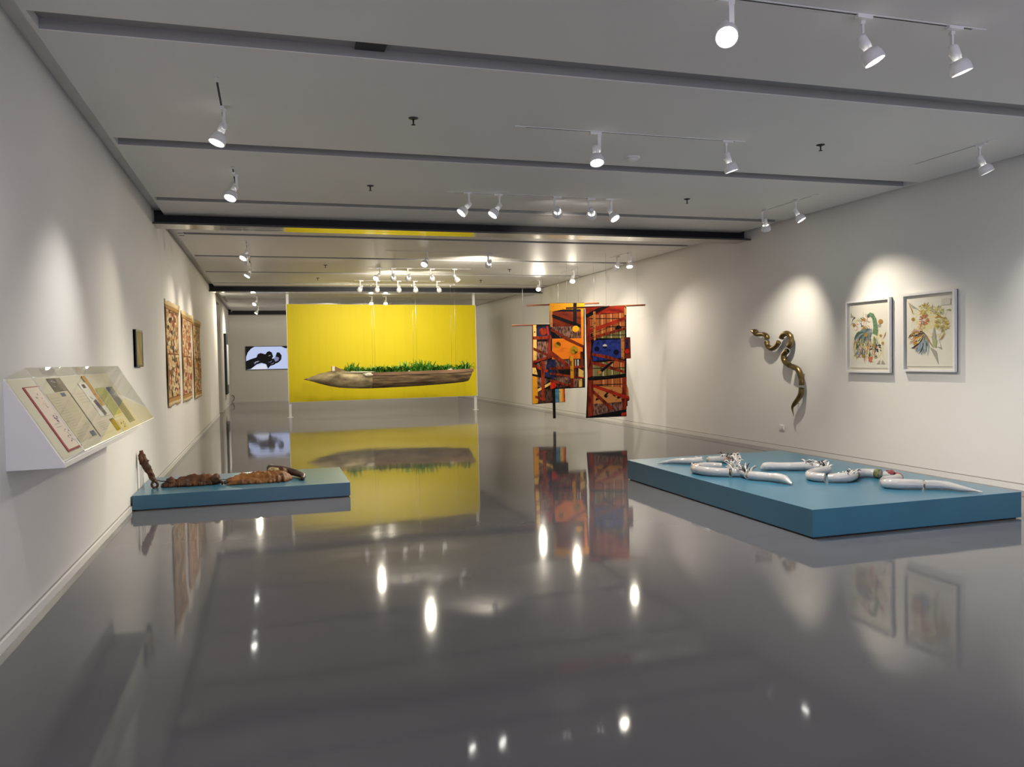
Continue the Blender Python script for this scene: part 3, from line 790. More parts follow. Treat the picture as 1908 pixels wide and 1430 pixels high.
D = disc
MIDp = [
 ('mustard', [(463, 140), (822, 138), (822, 200), (600, 203), (480, 226), (463, 226)]),
 ('brown', [(490, 226), (782, 226), (782, 378), (490, 385)]),
 ('tan', [(466, 226), (492, 226), (492, 385), (468, 385)]),
 ('grey', [(490, 380), (782, 376), (782, 496), (575, 496), (490, 425)]),
 ('orange', [(782, 196), (810, 196), (812, 600), (786, 600)]),
 ('orange', [(487, 503), (802, 500), (802, 713), (487, 716)]),
 ('black', [(705, 137), (738, 137), (738, 345), (705, 345)]),
 ('black', [(490, 253), (782, 360), (780, 392), (490, 285)]),
 ('yellow', D(728, 405, 34)),
 ('brown', [(472, 395), (545, 430), (640, 490), (812, 578), (812, 606), (625, 518), (540, 455), (472, 425)]),
 ('olive', D(545, 565, 29)), ('olive', D(712, 625, 41)),
 ('navy', [(478, 716), (520, 716), (520, 925), (478, 925)]),
 ('grey', [(520, 722), (668, 722), (668, 812), (520, 812)]),
 ('umber', [(706, 720), (808, 720), (808, 795), (706, 795)]),
 ('white', [(745, 722), (757, 722), (757, 790), (745, 790)]), ('white', [(722, 722), (728, 722), (728, 790), (722, 790)]),
 ('umber', [(520, 820), (812, 820), (812, 1005), (492, 1008), (492, 905), (520, 905)]),
 ('rust', [(468, 628), (492, 636), (662, 775), (642, 800), (468, 672)]),
 ('rust', [(466, 796), (812, 784), (812, 810), (466, 822)]),
 ('brown', [(778, 640), (800, 640), (800, 795), (778, 795)]),
 ('black', [(555, 825), (668, 825), (668, 880), (560, 866)]),
 ('rust', [(468, 850), (560, 862), (690, 888), (690, 908), (560, 884), (468, 872)]),
 ('grey', [(500, 905), (668, 900), (672, 985), (520, 930)]),
 ('cream', [(755, 812), (808, 842), (808, 912), (755, 898)]),
 ('red', [(672, 884), (812, 908), (812, 920), (672, 900)]),
 ('mustard', [(668, 685), (702, 685), (706, 915), (672, 915)]),
 ('rust', [(470, 920), (690, 985), (690, 1008), (470, 948)]),
 ('rust', [(672, 915), (706, 915), (706, 1008), (672, 1008)]),
 ('grey', [(706, 920), (756, 920), (756, 1006), (706, 1006)]), ('cream', [(758, 925), (790, 925), (790, 1006), (758, 1006)]),
 ('scarlet', D(470, 985, 56, 34, 16, -math.pi / 2, math.pi / 2)),
]
LEFTp = [
 ('cream', [(292, 362), (326, 362), (326, 482), (292, 482)]), ('black', D(309, 435, 7)),
 ('navy', [(326, 385), (600, 365), (600, 472), (326, 482)]), ('rust', D(392, 430, 42, 38)),
 ('rust', [(283, 360), (293, 360), (293, 1110), (284, 1110)]),
 ('red', [(425, 375), (445, 372), (460, 480), (440, 480)]),
 ('rust', [(290, 480), (600, 470), (600, 506), (290, 512)]),
 ('cream', [(293, 512), (328, 512), (328, 738), (293, 742)]),
 ('grey', [(330, 534), (442, 534), (442, 705), (330, 712)]),
 ('rust', [(440, 470), (472, 470), (472, 702), (440, 712)]),
 ('brown', [(295, 592), (442, 662), (442, 686), (295, 622)]),
 ('rust', [(288, 730), (440, 688), (480, 676), (480, 702), (288, 756)]),
 ('grey', [(330, 760), (440, 720), (440, 830), (330, 800)]),
 ('navy', [(440, 722), (500, 722), (500, 930), (412, 902), (412, 850)]),
 ('cream', [(286, 800), (318, 800), (338, 880), (286, 868)]),
 ('rust', [(288, 758), (445, 828), (432, 856), (288, 790)]),
 ('mustard', [(285, 868), (332, 890), (338, 1045), (342, 1165), (286, 1172)]),
 ('grey', [(335, 892), (465, 928), (380, 1002), (335, 1000)]),
 ('umber', [(342, 1030), (600, 1015), (600, 1160), (342, 1166)]),
 ('black', [(284, 862), (480, 908), (480, 930), (284, 884)]),
 ('cream', [(480, 948), (480, 975), (340, 1048), (340, 1020)]),
 ('rust', [(370, 735), (406, 735), (411, 1142), (378, 1142)]),
 ('rust', [(312, 1085), (411, 1122), (411, 1146), (312, 1110)]),
 ('sky', [(514, 1015), (556, 1015), (559, 1163), (516, 1164)]),
 ('cream', [(557, 1015), (586, 1015), (590, 1162), (560, 1163)]),
 ('orange', [(586, 1015), (600, 1015), (608, 1160), (590, 1162)]),
 ('red', [(600, 1015), (613, 1015), (620, 1160), (608, 1160)]),
 ('black', [(488, 1010), (514, 1010), (522, 1330), (497, 1330)]),
]
RIGHTp = [
 ('red', [(830, 184), (1246, 167), (1246, 236), (1000, 245), (840, 300)]),
 ('plaid', [(860, 262), (1236, 238), (1236, 332), (870, 455)]),
 ('plaid', [(900, 452), (1240, 330), (1240, 402), (900, 495)]),
 ('green_plaid', [(925, 496), (1010, 458), (1236, 404), (1236, 498)]),
 ('rust', [(838, 290), (872, 285), (902, 880), (852, 898), (838, 520)]),
 ('black', [(835, 253), (960, 185), (1080, 164), (1010, 205), (836, 292)]),
 ('red', [(868, 405), (1246, 274), (1246, 306), (880, 442)]),
 ('black', D(1165, 400, 34)),
 ('rust', [(845, 490), (1246, 384), (1246, 408), (850, 522)]),
 ('tan', [(905, 225), (930, 223), (932, 512), (912, 520)]),
 ('speckle', [(1222, 168), (1247, 167), (1248, 260), (1226, 262)]),
 ('blue', [(915, 520), (1195, 508), (1195, 700), (1010, 722), (903, 728), (898, 600)]),
 ('inkblue', D(943, 606, 26)), ('inkblue', D(1140, 643, 28)), ('inkblue', D(1024, 580, 24)), ('white', D(1024, 580, 23, 22, 14, math.pi, 2 * math.pi)),
 ('green_plaid', [(900, 742), (1228, 742), (1228, 872), (900, 894)]),
 ('plaid', [(1040, 735), (1228, 735), (1228, 800), (1120, 800)]),
 ('rust', [(893, 645), (1040, 672), (1232, 735), (1232, 758), (1030, 706), (893, 672)]),
 ('rust', [(888, 732), (965, 742), (1228, 835), (1228, 862), (960, 782), (888, 762)]),
 ('black', [(968, 830), (1088, 738), (1122, 738), (992, 848)]), ('tan', D(970, 843, 20, 18)),
 ('tan', [(1188, 502), (1223, 500), (1224, 716), (1190, 712)]),
 ('brown', [(1226, 490), (1285, 490), (1292, 708), (1230, 706)]), ('navy', [(1234, 512), (1266, 512), (1268, 602), (1236, 602)]), ('scarlet', D(1252, 635, 23)),
 ('plaid', [(904, 928), (1228, 905), (1228, 1015), (904, 962)]),
 ('speckle', [(904, 975), (1228, 1010), (1228, 1152), (904, 1168)]),
 ('grey', [(904, 1166), (1205, 1158), (1228, 1242), (904, 1292)]),
 ('rust', [(1200, 905), (1246, 900), (1246, 1235), (1200, 1235)]),
 ('tan', [(1246, 985), (1262, 1020), (1270, 1100), (1246, 1090)]),
 ('rust', [(902, 1020), (1116, 1222), (1082, 1238), (902, 1062)]),
 ('red', [(902, 962), (1275, 1104), (1275, 1145), (902, 996)]),
 ('rust', [(850, 915), (904, 925), (904, 1292), (850, 1298)]),
 ('black', [(858, 898), (1240, 864), (1240, 892), (858, 926)]),
 ('black', [(868, 1290), (1242, 1232), (1246, 1302), (850, 1306)]), ('red', [(1190, 1270), (1244, 1262), (1244, 1298), (1190, 1300)]),
]
textile('hanging_textile', 'lowest left patchwork textile hanging from a rod, with black strip below', 17.3, 283, 358, 5.760, 2.309, 0.797 / 337, 1.813 / 817, -0.036 / 817,
        [(283, 358), (640, 352), (640, 1000), (618, 1010), (622, 1165), (284, 1176)], LEFTp, ((83, 366), (640, 358)), (0.2, 0.85))
textile('hanging_textile', 'middle orange patchwork textile with yellow circle hanging from a rod', 16.0, 465, 140, 5.731, 2.699, 0.792 / 357, 1.812 / 878, -0.034 / 878,
        [(464, 138), (822, 134), (826, 1016), (470, 1022), (486, 700), (486, 500), (464, 380)], MIDp, ((236, 162), (975, 138)), (0.2, 0.55, 0.93))
textile('hanging_textile', 'tall right patchwork textile with cobalt blue panel hanging from a rod', 14.7, 830, 180, 6.008, 2.530, 0.882 / 420, 2.19 / 1128, -0.037 / 1128,
        [(830, 180), (1248, 165), (1250, 490), (1286, 490), (1293, 709), (1250, 711), (1250, 960), (1276, 1100), (1276, 1146), (1262, 1150), (1262, 1200), (1250, 1206), (1250, 1308), (835, 1308), (846, 1060), (850, 880), (836, 500)],
        RIGHTp, ((640, 190), (1450, 157)), (0.15, 0.5, 0.9))

# ================================================================== bronze snake on the right wall
M_bronze = noisy('aged_bronze', rgb(100, 84, 52), rgb(142, 124, 84), scale=9, rough=0.32, lo=0.3, hi=0.7, metal=0.85, bump=0.002)
M_bronze_in = plain('dark_bronze_hollow', (0.05, 0.04, 0.025, 1), 0.6, metal=0.5)
sn = [
 ('bronze snake head segment, topmost left piece on the right wall', [(11.723, 1.939), (11.596, 1.913), (11.524, 1.871), (11.348, 1.863), (11.268, 1.828), (11.252, 1.785)], [0.010, 0.034, 0.050, 0.046, 0.034, 0.034, 0.038, 0.041, 0.042, 0.042]),
 ('bronze snake segment curving up like a cup, second piece from the head', [(11.270, 1.742), (11.236, 1.67), (11.128, 1.627), (11.01, 1.665), (10.945, 1.728)], [0.040, 0.041, 0.042]),
 ('bronze snake segment arched over like a hook, third piece from the head', [(10.880, 1.785), (10.844, 1.831), (10.731, 1.857), (10.637, 1.795), (10.638, 1.697), (10.690, 1.648)], [0.041, 0.043, 0.044]),
 ('bronze snake segment bending down, fourth piece from the head', [(10.730, 1.588), (10.816, 1.522), (10.795, 1.422), (10.668, 1.356)], [0.043, 0.045, 0.043]),
 ('bronze snake segment running down, fifth piece from the head', [(10.598, 1.338), (10.458, 1.286), (10.384, 1.151), (10.385, 1.055)], [0.042, 0.044, 0.042]),
 ('bronze snake tail segment tapering to a point, lowest piece on the wall', [(10.385, 1.012), (10.417, 0.899), (10.557, 0.766), (10.614, 0.694), (10.581, 0.568)], [0.041, 0.042, 0.034, 0.017, 0.003]),
]
for lab, pts, rad in sn:
    e = tag(empty('bronze_snake_segment', (XR, pts[0][0], pts[0][1])), lab, 'sculpture', 'bronze snake in six pieces')
    q = [(-0.075, a - pts[0][0], b - pts[0][1]) for a, b in pts]
    o = tube('body', q, rad, M_bronze, e, seg=18, sub=8)
    edge_sharp(o, 60)
    c = catmull(q, 8); mid = c[len(c) // 2]
    tube('wall_pin', [(-0.08, mid.y, mid.z), (0.0, mid.y, mid.z)], 0.006, M_steel, e, seg=8, sub=1)
    if 'head' not in lab[:18]:
        t0 = (c[0] - c[1]).normalized()
        d0 = lathe('hollow_end', [(0.0, 0.0), (0.0, rad[0] * 0.82), (0.0008, rad[0] * 0.82), (0.0008, 0)], M_bronze_in, e, seg=18)
        d0.location = c[0]; d0.rotation_mode = 'QUATERNION'; d0.rotation_quaternion = t0.to_track_quat('Z', 'Y')

# ================================================================== framed pictures on the right wall
M_frame = plain('white_lacquer_frame', (0.80, 0.79, 0.81, 1), 0.4)
def framed(label, y_far, y_near, z0, z1, polys):
    e = tag(empty('framed_picture', (XR, (y_far + y_near) / 2, (z0 + z1) / 2)), label, 'picture', 'white framed pictures')
    hy, hz = (y_far - y_near) / 2, (z1 - z0) / 2
    d, w_ = 0.055, 0.028
    box('back_board', -0.012, -0.002, -hy, hy, -hz, hz, M_paper, e)
    for s in (-1, 1):
        box('frame_side', -d, -0.002, s * hy - (w_ if s > 0 else 0), s * hy + (w_ if s < 0 else 0), -hz, hz, M_frame, e)
        box('frame_side', -d, -0.002, -hy + w_, hy - w_, s * hz - (w_ if s > 0 else 0), s * hz + (w_ if s < 0 else 0), M_frame, e)
    py, pz = hy - 0.055, hz - 0.075
    box('paper_sheet', -0.026, -0.022, -py, py, -pz - 0.01, pz + 0.01, M_paper, e)
    def to3(u, v): return (-0.0262, py - u * 2 * py, pz - v * 2 * pz)
    flat_print('drawing', polys, to3, (-1, 0, 0), M_print, e, step=0.00001)
    box('glass_pane', -0.046, -0.044, -hy + w_, hy - w_, -hz + w_, hz - w_, M_glass, e)
oc = rgb(176, 132, 58); gy = rgb(168, 164, 150); gn = rgb(112, 146, 108); dg = rgb(66, 98, 74); bk = rgb(34, 34, 38)
tl = rgb(118, 138, 142); ye = rgb(206, 194, 96); co = rgb(206, 112, 84); pi = rgb(214, 160, 140); bl = rgb(150, 170, 190); ol = rgb(150, 148, 84); pal = rgb(226, 214, 160)
rn = random.Random(21)
# drawing with the green-necked bird
pa = []
for _ in range(26): pa.append((stroke(rn.uniform(0.05, 0.95), rn.uniform(0.25, 0.95), rn.uniform(0.05, 0.95), rn.uniform(0.3, 0.95), 0.02, rn.uniform(-.2, .2)), pal))
pa += [([(0.03, 0.10), (0.02, 0.19), (0.11, 0.19)], gy), (stroke(0.37, 0.10, 0.37, 0.2, 0.008), gy), (disc(0.79, 0.345, 0.045, 0.03), gy)]
for _ in range(34):
    x = rn.uniform(0.12, 0.5); y = rn.uniform(0.18, 0.38)
    pa.append((stroke(x, y, x + rn.uniform(-.12, .14), y + rn.uniform(-.05, .1), 0.018, rn.uniform(-.4, .4)), rn.choice([pal, gy, bl, bk, pi, ye])))
for _ in range(46):
    a = rn.uniform(0.35, 0.62); x0, y0 = 0.40 + (a - 0.35) * 0.8, rn.uniform(0.38, 0.48)
    x1 = x0 - rn.uniform(0.05, 0.34); y1 = y0 + rn.uniform(0.04, 0.3)
    pa.append((stroke(x0, y0, x1, y1, 0.035, rn.uniform(0.02, .3)), rn.choice([tl, tl, dg, rgb(70, 92, 104), gy])))
for _ in range(110):
    x0 = rn.uniform(0.12, 0.72); y0 = rn.uniform(0.5, 0.78)
    x1 = x0 + rn.uniform(-0.14, 0.08); y1 = y0 + rn.uniform(0.06, 0.2)
    pa.append((stroke(x0, y0, x1, y1, 0.018, rn.uniform(-.3, .3)), rn.choice([bk, tl, ol, pi, co, pal, gy, ye, dg, bl])))
for _ in range(16):
    x0, y0 = rn.uniform(0.5, 0.85), rn.uniform(0.62, 0.72)
    pa.append((stroke(x0, y0, x0 + 0.05, y0 + rn.uniform(-.03, .05), 0.016, 0.3), bk))
nk = [(0.50, 0.175), (0.55, 0.155), (0.62, 0.18), (0.665, 0.25), (0.69, 0.34), (0.69, 0.42), (0.67, 0.48)]
nwd = [0.05, 0.07, 0.08, 0.095, 0.115, 0.13, 0.135]
lf, rg_ = [], []
for i, (x, y) in enumerate(nk):
    x2, y2 = nk[min(i + 1, 6)]; x1, y1 = nk[max(i - 1, 0)]
    L = math.hypot(x2 - x1, y2 - y1); nx_, ny_ = -(y2 - y1) / L, (x2 - x1) / L
    lf.append((x + nx_ * nwd[i] / 2, y + ny_ * nwd[i] / 2)); rg_.append((x - nx_ * nwd[i] / 2, y - ny_ * nwd[i] / 2))
for i in range(6): pa.append(([lf[i], lf[i + 1], rg_[i + 1], rg_[i]], gn))
for _ in range(60):
    i = rn.randrange(2, 6); t = rn.uniform(-0.45, 0.45)
    x, y = nk[i]; pa.append((disc(x + t * nwd[i], y + rn.uniform(-0.03, 0.04), 0.009, 0.006, 6), dg))
pa += [(disc(0.505, 0.175, 0.04, 0.028), dg), ([(0.44, 0.145), (0.49, 0.155), (0.475, 0.185)], gy)]
for x, y, r in ((.12, .31, .04), (.39, .23, .042), (.82, .28, .058), (.39, .365, .042), (.44, .48, .05), (.82, .5, .03), (.64, .655, .042), (.87, .62, .032), (.36, .82, .042)):
    pa.append((disc(x, y, r, r * 0.66), oc))
for _ in range(14): pa.append((stroke(0.52, 0.85, 0.52 + rn.uniform(-.04, .12), 0.85 + rn.uniform(-.02, .08), 0.022, 0.1), co))
pa += [(disc(0.69, 0.83, 0.045, 0.03), gy), (disc(0.70, 0.83, 0.016, 0.011), bk), ([(0.72, 0.95), (0.80, 0.88), (0.79, 0.95)], gy), ([(0.83, 0.95), (0.87, 0.88), (0.93, 0.95)], gy),
       ([(0.87, 0.57), (0.95, 0.44), (0.94, 0.50)], oc), ([(0.64, 0.5), (0.70, 0.6), (0.64, 0.66)], ol)]
# drawing with the flower burst
pbz = []
for _ in range(40): pbz.append((stroke(rn.uniform(0.05, 0.9), rn.uniform(0.15, 0.6), rn.uniform(0.05, 0.9), rn.uniform(0.15, 0.6), 0.018, rn.uniform(-.2, .2)), pal))
for cx, cy, R, cols, n in ((0.42, 0.17, 0.15, [ye, ol, pal, oc], 110), (0.40, 0.32, 0.12, [co, pi, rgb(150, 84, 70), oc], 70), (0.78, 0.4, 0.16, [ye, ol, oc, pal], 110), (0.70, 0.2, 0.13, [ol, gn, pal, ye], 60), (0.33, 0.42, 0.08, [pi, co, pal], 40)):
    for _ in range(n):
        a = rn.uniform(0, 6.28); r1 = R * rn.uniform(0.1, 0.6); r2 = R * rn.uniform(0.6, 1.15)
        pbz.append((stroke(cx + r1 * math.cos(a), cy + r1 * .68 * math.sin(a), cx + r2 * math.cos(a), cy + r2 * .68 * math.sin(a), 0.013, rn.uniform(-.3, .3)), rn.choice(cols)))
pbz += [([(0.03, 0.02), (0.14, 0.17), (0.16, 0.24)], oc), ([(0.05, 0.04), (0.30, 0.17), (0.14, 0.13)], gy), (disc(0.15, 0.30, 0.035, 0.026), oc), (disc(0.19, 0.47, 0.035, 0.025), gy),
        ([(0.55, 0.2), (0.58, 0.08), (0.60, 0.22)], gy), ([(0.62, 0.30), (0.72, 0.26), (0.85, 0.32), (0.72, 0.30)], oc)]
for _ in range(120):
    a = rn.uniform(1.45, 3.25); r2 = rn.uniform(0.16, 0.40)
    cx, cy = 0.42, 0.525
    cols = [bk, rgb(70, 60, 60), pal, oc, pi] if a > 2.3 else [bl, bk, gy, tl, bl]
    r1 = rn.uniform(0.0, 0.16)
    pbz.append((stroke(cx + r1 * math.cos(a), cy + r1 * .72 * math.sin(a), cx + r2 * math.cos(a), cy + r2 * .86 * math.sin(a), 0.02, rn.uniform(-.2, .2)), rn.choice(cols)))
pbz += [([(0.44, 0.53), (0.62, 0.76), (0.56, 0.70), (0.45, 0.60)], oc), ([(0.52, 0.72), (0.66, 0.78), (0.71, 0.98)], gy), (disc(0.20, 0.665, 0.04, 0.03), oc),
        ([(0.62, 0.42), (0.66, 0.58), (0.60, 0.72), (0.57, 0.58)], gy), ([(0.60, 0.58), (0.68, 0.62), (0.66, 0.74), (0.60, 0.72)], rgb(170, 178, 122)),
        ([(0.72, 0.64), (0.86, 0.50), (0.80, 0.60)], oc), ([(0.68, 0.50), (0.78, 0.76), (0.66, 0.72), (0.76, 0.73)], gy), (stroke(0.7, 0.68, 0.9, 0.2, 0.006), gy),
        ([(0.86, 0.20), (0.96, 0.185), (0.97, 0.21)], ol), ([(0.78, 0.03), (0.97, 0.03), (0.97, 0.12), (0.78, 0.12)], rgb(214, 210, 200))]
framed('white framed drawing of a green-necked bird with ochre dots on the right wall', 9.43, 8.60, 1.262, 2.255, pa)
framed('white framed drawing of a pale flower burst, rightmost on the right wall', 8.385, 7.56, 1.285, 2.27, pbz)

# ================================================================== left wall: small frame and three painted cloths
sf = tag(empty('small_picture', (XL, 10.05, 1.745)), 'small black box frame with an ochre picture on the left wall', 'picture')
box('frame_box', 0, 0.02, -0.22, 0.26, -0.21, 0.215, M_black, sf)
for s in (-1, 1):
    box('frame_side', 0.0, 0.034, (-0.22 if s < 0 else 0.235), (-0.195 if s < 0 else 0.26), -0.21, 0.215, M_black, sf)
    box('frame_side', 0.0, 0.034, -0.195, 0.235, (-0.21 if s < 0 else 0.19), (-0.185 if s < 0 else 0.215), M_black, sf)
box('picture_sheet', 0.02, 0.030, -0.195, 0.235, -0.185, 0.19, noisy('ochre_picture', rgb(138, 118, 44), rgb(160, 142, 70), 6, 0.7), sf)

def painted_cloth_mat(name, cols, seed):
    m, n, l, b = new_mat(name)
    uv = n.new('ShaderNodeUVMap')
    sx = n.new('ShaderNodeSeparateXYZ'); l.new(uv.outputs['UV'], sx.inputs[0])
    def math_(op, a, c=None):
        k = n.new('ShaderNodeMath'); k.operation = op
        if isinstance(a, float): k.inputs[0].default_value = a
        else: l.new(a, k.inputs[0])
        if c is not None:
            if isinstance(c, float): k.inputs[1].default_value = c
            else: l.new(c, k.inputs[1])
        return k.outputs[0]
    def mix(fac, a, c):
        mx = n.new('ShaderNodeMix'); mx.data_type = 'RGBA'
        l.new(fac, mx.inputs[0])
        for i, q in ((6, a), (7, c)):
            if isinstance(q, tuple): mx.inputs[i].default_value = q
            else: l.new(q, mx.inputs[i])
        return mx.outputs[2]
    mp = n.new('ShaderNodeMapping'); mp.inputs['Location'].default_value = (seed, seed * 0.7, 0); mp.inputs['Scale'].default_value = (13, 26, 1)
    nz = n.new('ShaderNodeTexNoise'); nz.inputs['Scale'].default_value = 1.2
    l.new(uv.outputs['UV'], mp.inputs['Vector'])
    l.new(mp.outputs['Vector'], nz.inputs['Vector'])
    vm = n.new('ShaderNodeVectorMath'); vm.operation = 'MULTIPLY_ADD'
    l.new(nz.outputs['Color'], vm.inputs[0]); vm.inputs[1].default_value = (0.8, 0.8, 0); l.new(mp.outputs['Vector'], vm.inputs[2])
    vo = n.new('ShaderNodeTexVoronoi'); vo.voronoi_dimensions = '2D'; vo.inputs['Scale'].default_value = 1.0
    l.new(vm.outputs[0], vo.inputs['Vector'])
    ve = n.new('ShaderNodeTexVoronoi'); ve.voronoi_dimensions = '2D'; ve.feature = 'DISTANCE_TO_EDGE'; ve.inputs['Scale'].default_value = 1.0
    l.new(vm.outputs[0], ve.inputs['Vector'])
    sc_ = n.new('ShaderNodeSeparateColor'); l.new(vo.outputs['Color'], sc_.inputs[0])
    rp = n.new('ShaderNodeValToRGB'); rp.color_ramp.interpolation = 'CONSTANT'
    el = rp.color_ramp.elements
    el[0].color = cols[0]; el[1].position = 1.0 / len(cols); el[1].color = cols[1]
    for i in range(2, len(cols)):
        q = el.new(i / len(cols)); q.color = cols[i]
    l.new(sc_.outputs[0], rp.inputs['Fac'])
    line = math_('LESS_THAN', ve.outputs['Distance'], 0.04)
    c = mix(line, rp.outputs['Color'], rgb(104, 70, 50))
    # middle seam, borders
    dv = math_('ABSOLUTE', math_('SUBTRACT', sx.outputs['Y'], 0.5))
    du = math_('ABSOLUTE', math_('SUBTRACT', sx.outputs['X'], 0.5))
    seam = math_('LESS_THAN', dv, 0.006)
    c = mix(seam, c, rgb(120, 78, 44))
    bord = math_('MAXIMUM', math_('GREATER_THAN', dv, 0.425), math_('GREATER_THAN', du, 0.44))
    c = mix(bord, c, rgb(178, 138, 86))
    ln2 = math_('MULTIPLY', math_('GREATER_THAN', dv, 0.418), math_('LESS_THAN', dv, 0.425))
    c = mix(ln2, c, rgb(110, 66, 40))
    hem = math_('GREATER_THAN', dv, 0.462)
    c = mix(hem, c, rgb(214, 192, 150))
    l.new(c, b.inputs['Base Color']); b.inputs['Roughness'].default_value = 0.9; b.inputs['Specular IOR Level'].default_value = 0.1
    return m
cr = rgb(226, 204, 164); cr2 = rgb(212, 180, 136)
def cloth(label, y0, y1, z0, z1, mat, seed):
    rnd = random.Random(seed)
    nu, nv = 16, 40
    vs, fs, uvs = [], [], []
    topj = [rnd.uniform(-0.018, 0.018) for _ in range(nu + 1)]
    botj = [rnd.uniform(-0.02, 0.02) for _ in range(nu + 1)]
    for j in range(nv + 1):
        for i in range(nu + 1):
            u, v = i / nu, j / nv
            y = (y1 - y0) * u + 0.018 * math.sin(v * 9 + seed) * (1 if i in (0, nu) else 0.6)
            z = (z1 - z0) * v + (topj[i] if j == nv else botj[i] if j == 0 else 0)
            x = 0.018 + 0.008 * math.sin(u * 7 + seed + v * 2) + 0.007 * math.sin(v * 11 + seed * 2) + (0.05 * (v - 0.9) / 0.1 * (u - 0.4) if v > 0.9 else 0)
            x = max(x, 0.006)
            vs.append((x, y, z)); uvs.append((u, v))
    for j in range(nv):
        for i in range(nu):
            a = j * (nu + 1) + i
            fs.append((a, a + 1, a + nu + 2, a + nu + 1))
    me = bpy.data.meshes.new('painted_cloth'); me.from_pydata(vs, [], fs)
    ul = me.uv_layers.new(name='UVMap')
    for lp in me.loops: ul.data[lp.index].uv = uvs[lp.vertex_index]
    me.polygons.foreach_set('use_smooth', [True] * len(me.polygons))
    me.materials.append(mat)
    o = bpy.data.objects.new('painted_cloth', me); COL.objects.link(o); o.location = (XL, y0, z0)
    md = o.modifiers.new('thick', 'SOLIDIFY'); md.thickness = 0.005
    tag(o, label, 'textile', 'three painted cloths on the left wall')
cloth('cream cloth painted with figures and a red patch, nearest of three on the left wall', 12.80, 14.55, 0.92, 2.52, painted_cloth_mat('figured_cloth_a', [cr, cr2, rgb(154, 88, 66), cr, rgb(112, 104, 72), cr2, rgb(196, 150, 92), rgb(70, 60, 50)], 2), 2)
cloth('cream cloth painted with reddish figures, middle of three on the left wall', 15.06, 16.80, 0.89, 2.50, painted_cloth_mat('figured_cloth_b', [cr, rgb(180, 110, 84), cr2, rgb(158, 88, 70), cr, rgb(206, 150, 104), rgb(130, 100, 66)], 9), 5)
cloth('cream cloth painted with ochre figures, farthest of three on the left wall', 17.24, 18.95, 0.85, 2.48, painted_cloth_mat('figured_cloth_c', [cr2, rgb(190, 150, 84), cr, rgb(140, 112, 62), rgb(176, 106, 64), cr2, rgb(108, 92, 58)], 15), 8)

# ================================================================== slanted vitrine on the left wall
vt = tag(empty('wall_vitrine', (XL, 0, 0)), 'white slanted wall case with clear acrylic cover on the left wall', 'vitrine')
Y0, Y1 = 5.18, 8.20
prof = [(0.0, 0.963), (0.0, 1.488), (0.293, 0.990), (0.298, 0.966)]
n = len(prof)
v = [(x, Y0, z) for x, z in prof] + [(x, Y1, z) for x, z in prof]
f = [tuple(range(n)), tuple(range(2 * n - 1, n - 1, -1))] + [(i, (i + 1) % n, n + (i + 1) % n, n + i) for i in range(n)]
mesh_obj('case_body', v, f, plain('white_case_paint', (0.80, 0.78, 0.79, 1), 0.45), vt)
A = Vector((0, 0, 1.488)); DS = (Vector((0.293, 0, 0.990)) - A); SLN = DS.length; DS.normalize()
NS = Vector((-DS.z, 0, DS.x)); NS = NS if NS.x > 0 else -NS
def slant(y, s, hh=0.0): 
    p = A + DS * s + NS * hh
    return (p.x, y, p.z)
def slab_slant(name, y0, y1, s0, s1, h0, h1, mat, parent):
    c = [slant(y, s, hh) for hh in (h0, h1) for (y, s) in ((y0, s0), (y1, s0), (y1, s1), (y0, s1))]
    return mesh_obj(name, c, BOXF, mat, parent)
CH = 0.125
slab_slant('liner_board', Y0 + 0.03, Y1 - 0.03, 0.01, SLN - 0.02, 0.0, 0.004, plain('cream_liner', (0.74, 0.70, 0.56, 1), 0.8), vt)
th = 0.006
cov = slab_slant('acrylic_cover', Y0 + 0.02, Y1 - 0.02, 0.0, SLN - 0.004, CH - th, CH, M_acrylic, vt)
slab_slant('acrylic_side', Y0 + 0.02, Y0 + 0.02 + th, 0.0, SLN - 0.004, 0.005, CH - th, M_acrylic, cov)
slab_slant('acrylic_side', Y1 - 0.02 - th, Y1 - 0.02, 0.0, SLN - 0.004, 0.005, CH - th, M_acrylic, cov)
slab_slant('acrylic_side', Y0 + 0.026, Y1 - 0.026, SLN - 0.004 - th, SLN - 0.004, 0.005, CH - th, M_acrylic, cov)
slab_slant('acrylic_side', Y0 + 0.026, Y1 - 0.026, 0.0, th, 0.005, CH - th, M_acrylic, cov)
M_edge = plain('polished_acrylic_edge', (0.80, 0.80, 0.72, 1), 0.25)
slab_slant('polished_edge', Y0 + 0.019, Y0 + 0.026, SLN - 0.010, SLN - 0.003, 0.004, CH + 0.001, M_edge, cov)
slab_slant('polished_edge', Y0 + 0.02, Y1 - 0.02, SLN - 0.009, SLN - 0.003, CH - 0.004, CH + 0.001, M_edge, cov)
slab_slant('polished_edge', Y0 + 0.019, Y0 + 0.025, 0.0, SLN - 0.004, CH - 0.003, CH + 0.001, M_edge, cov)
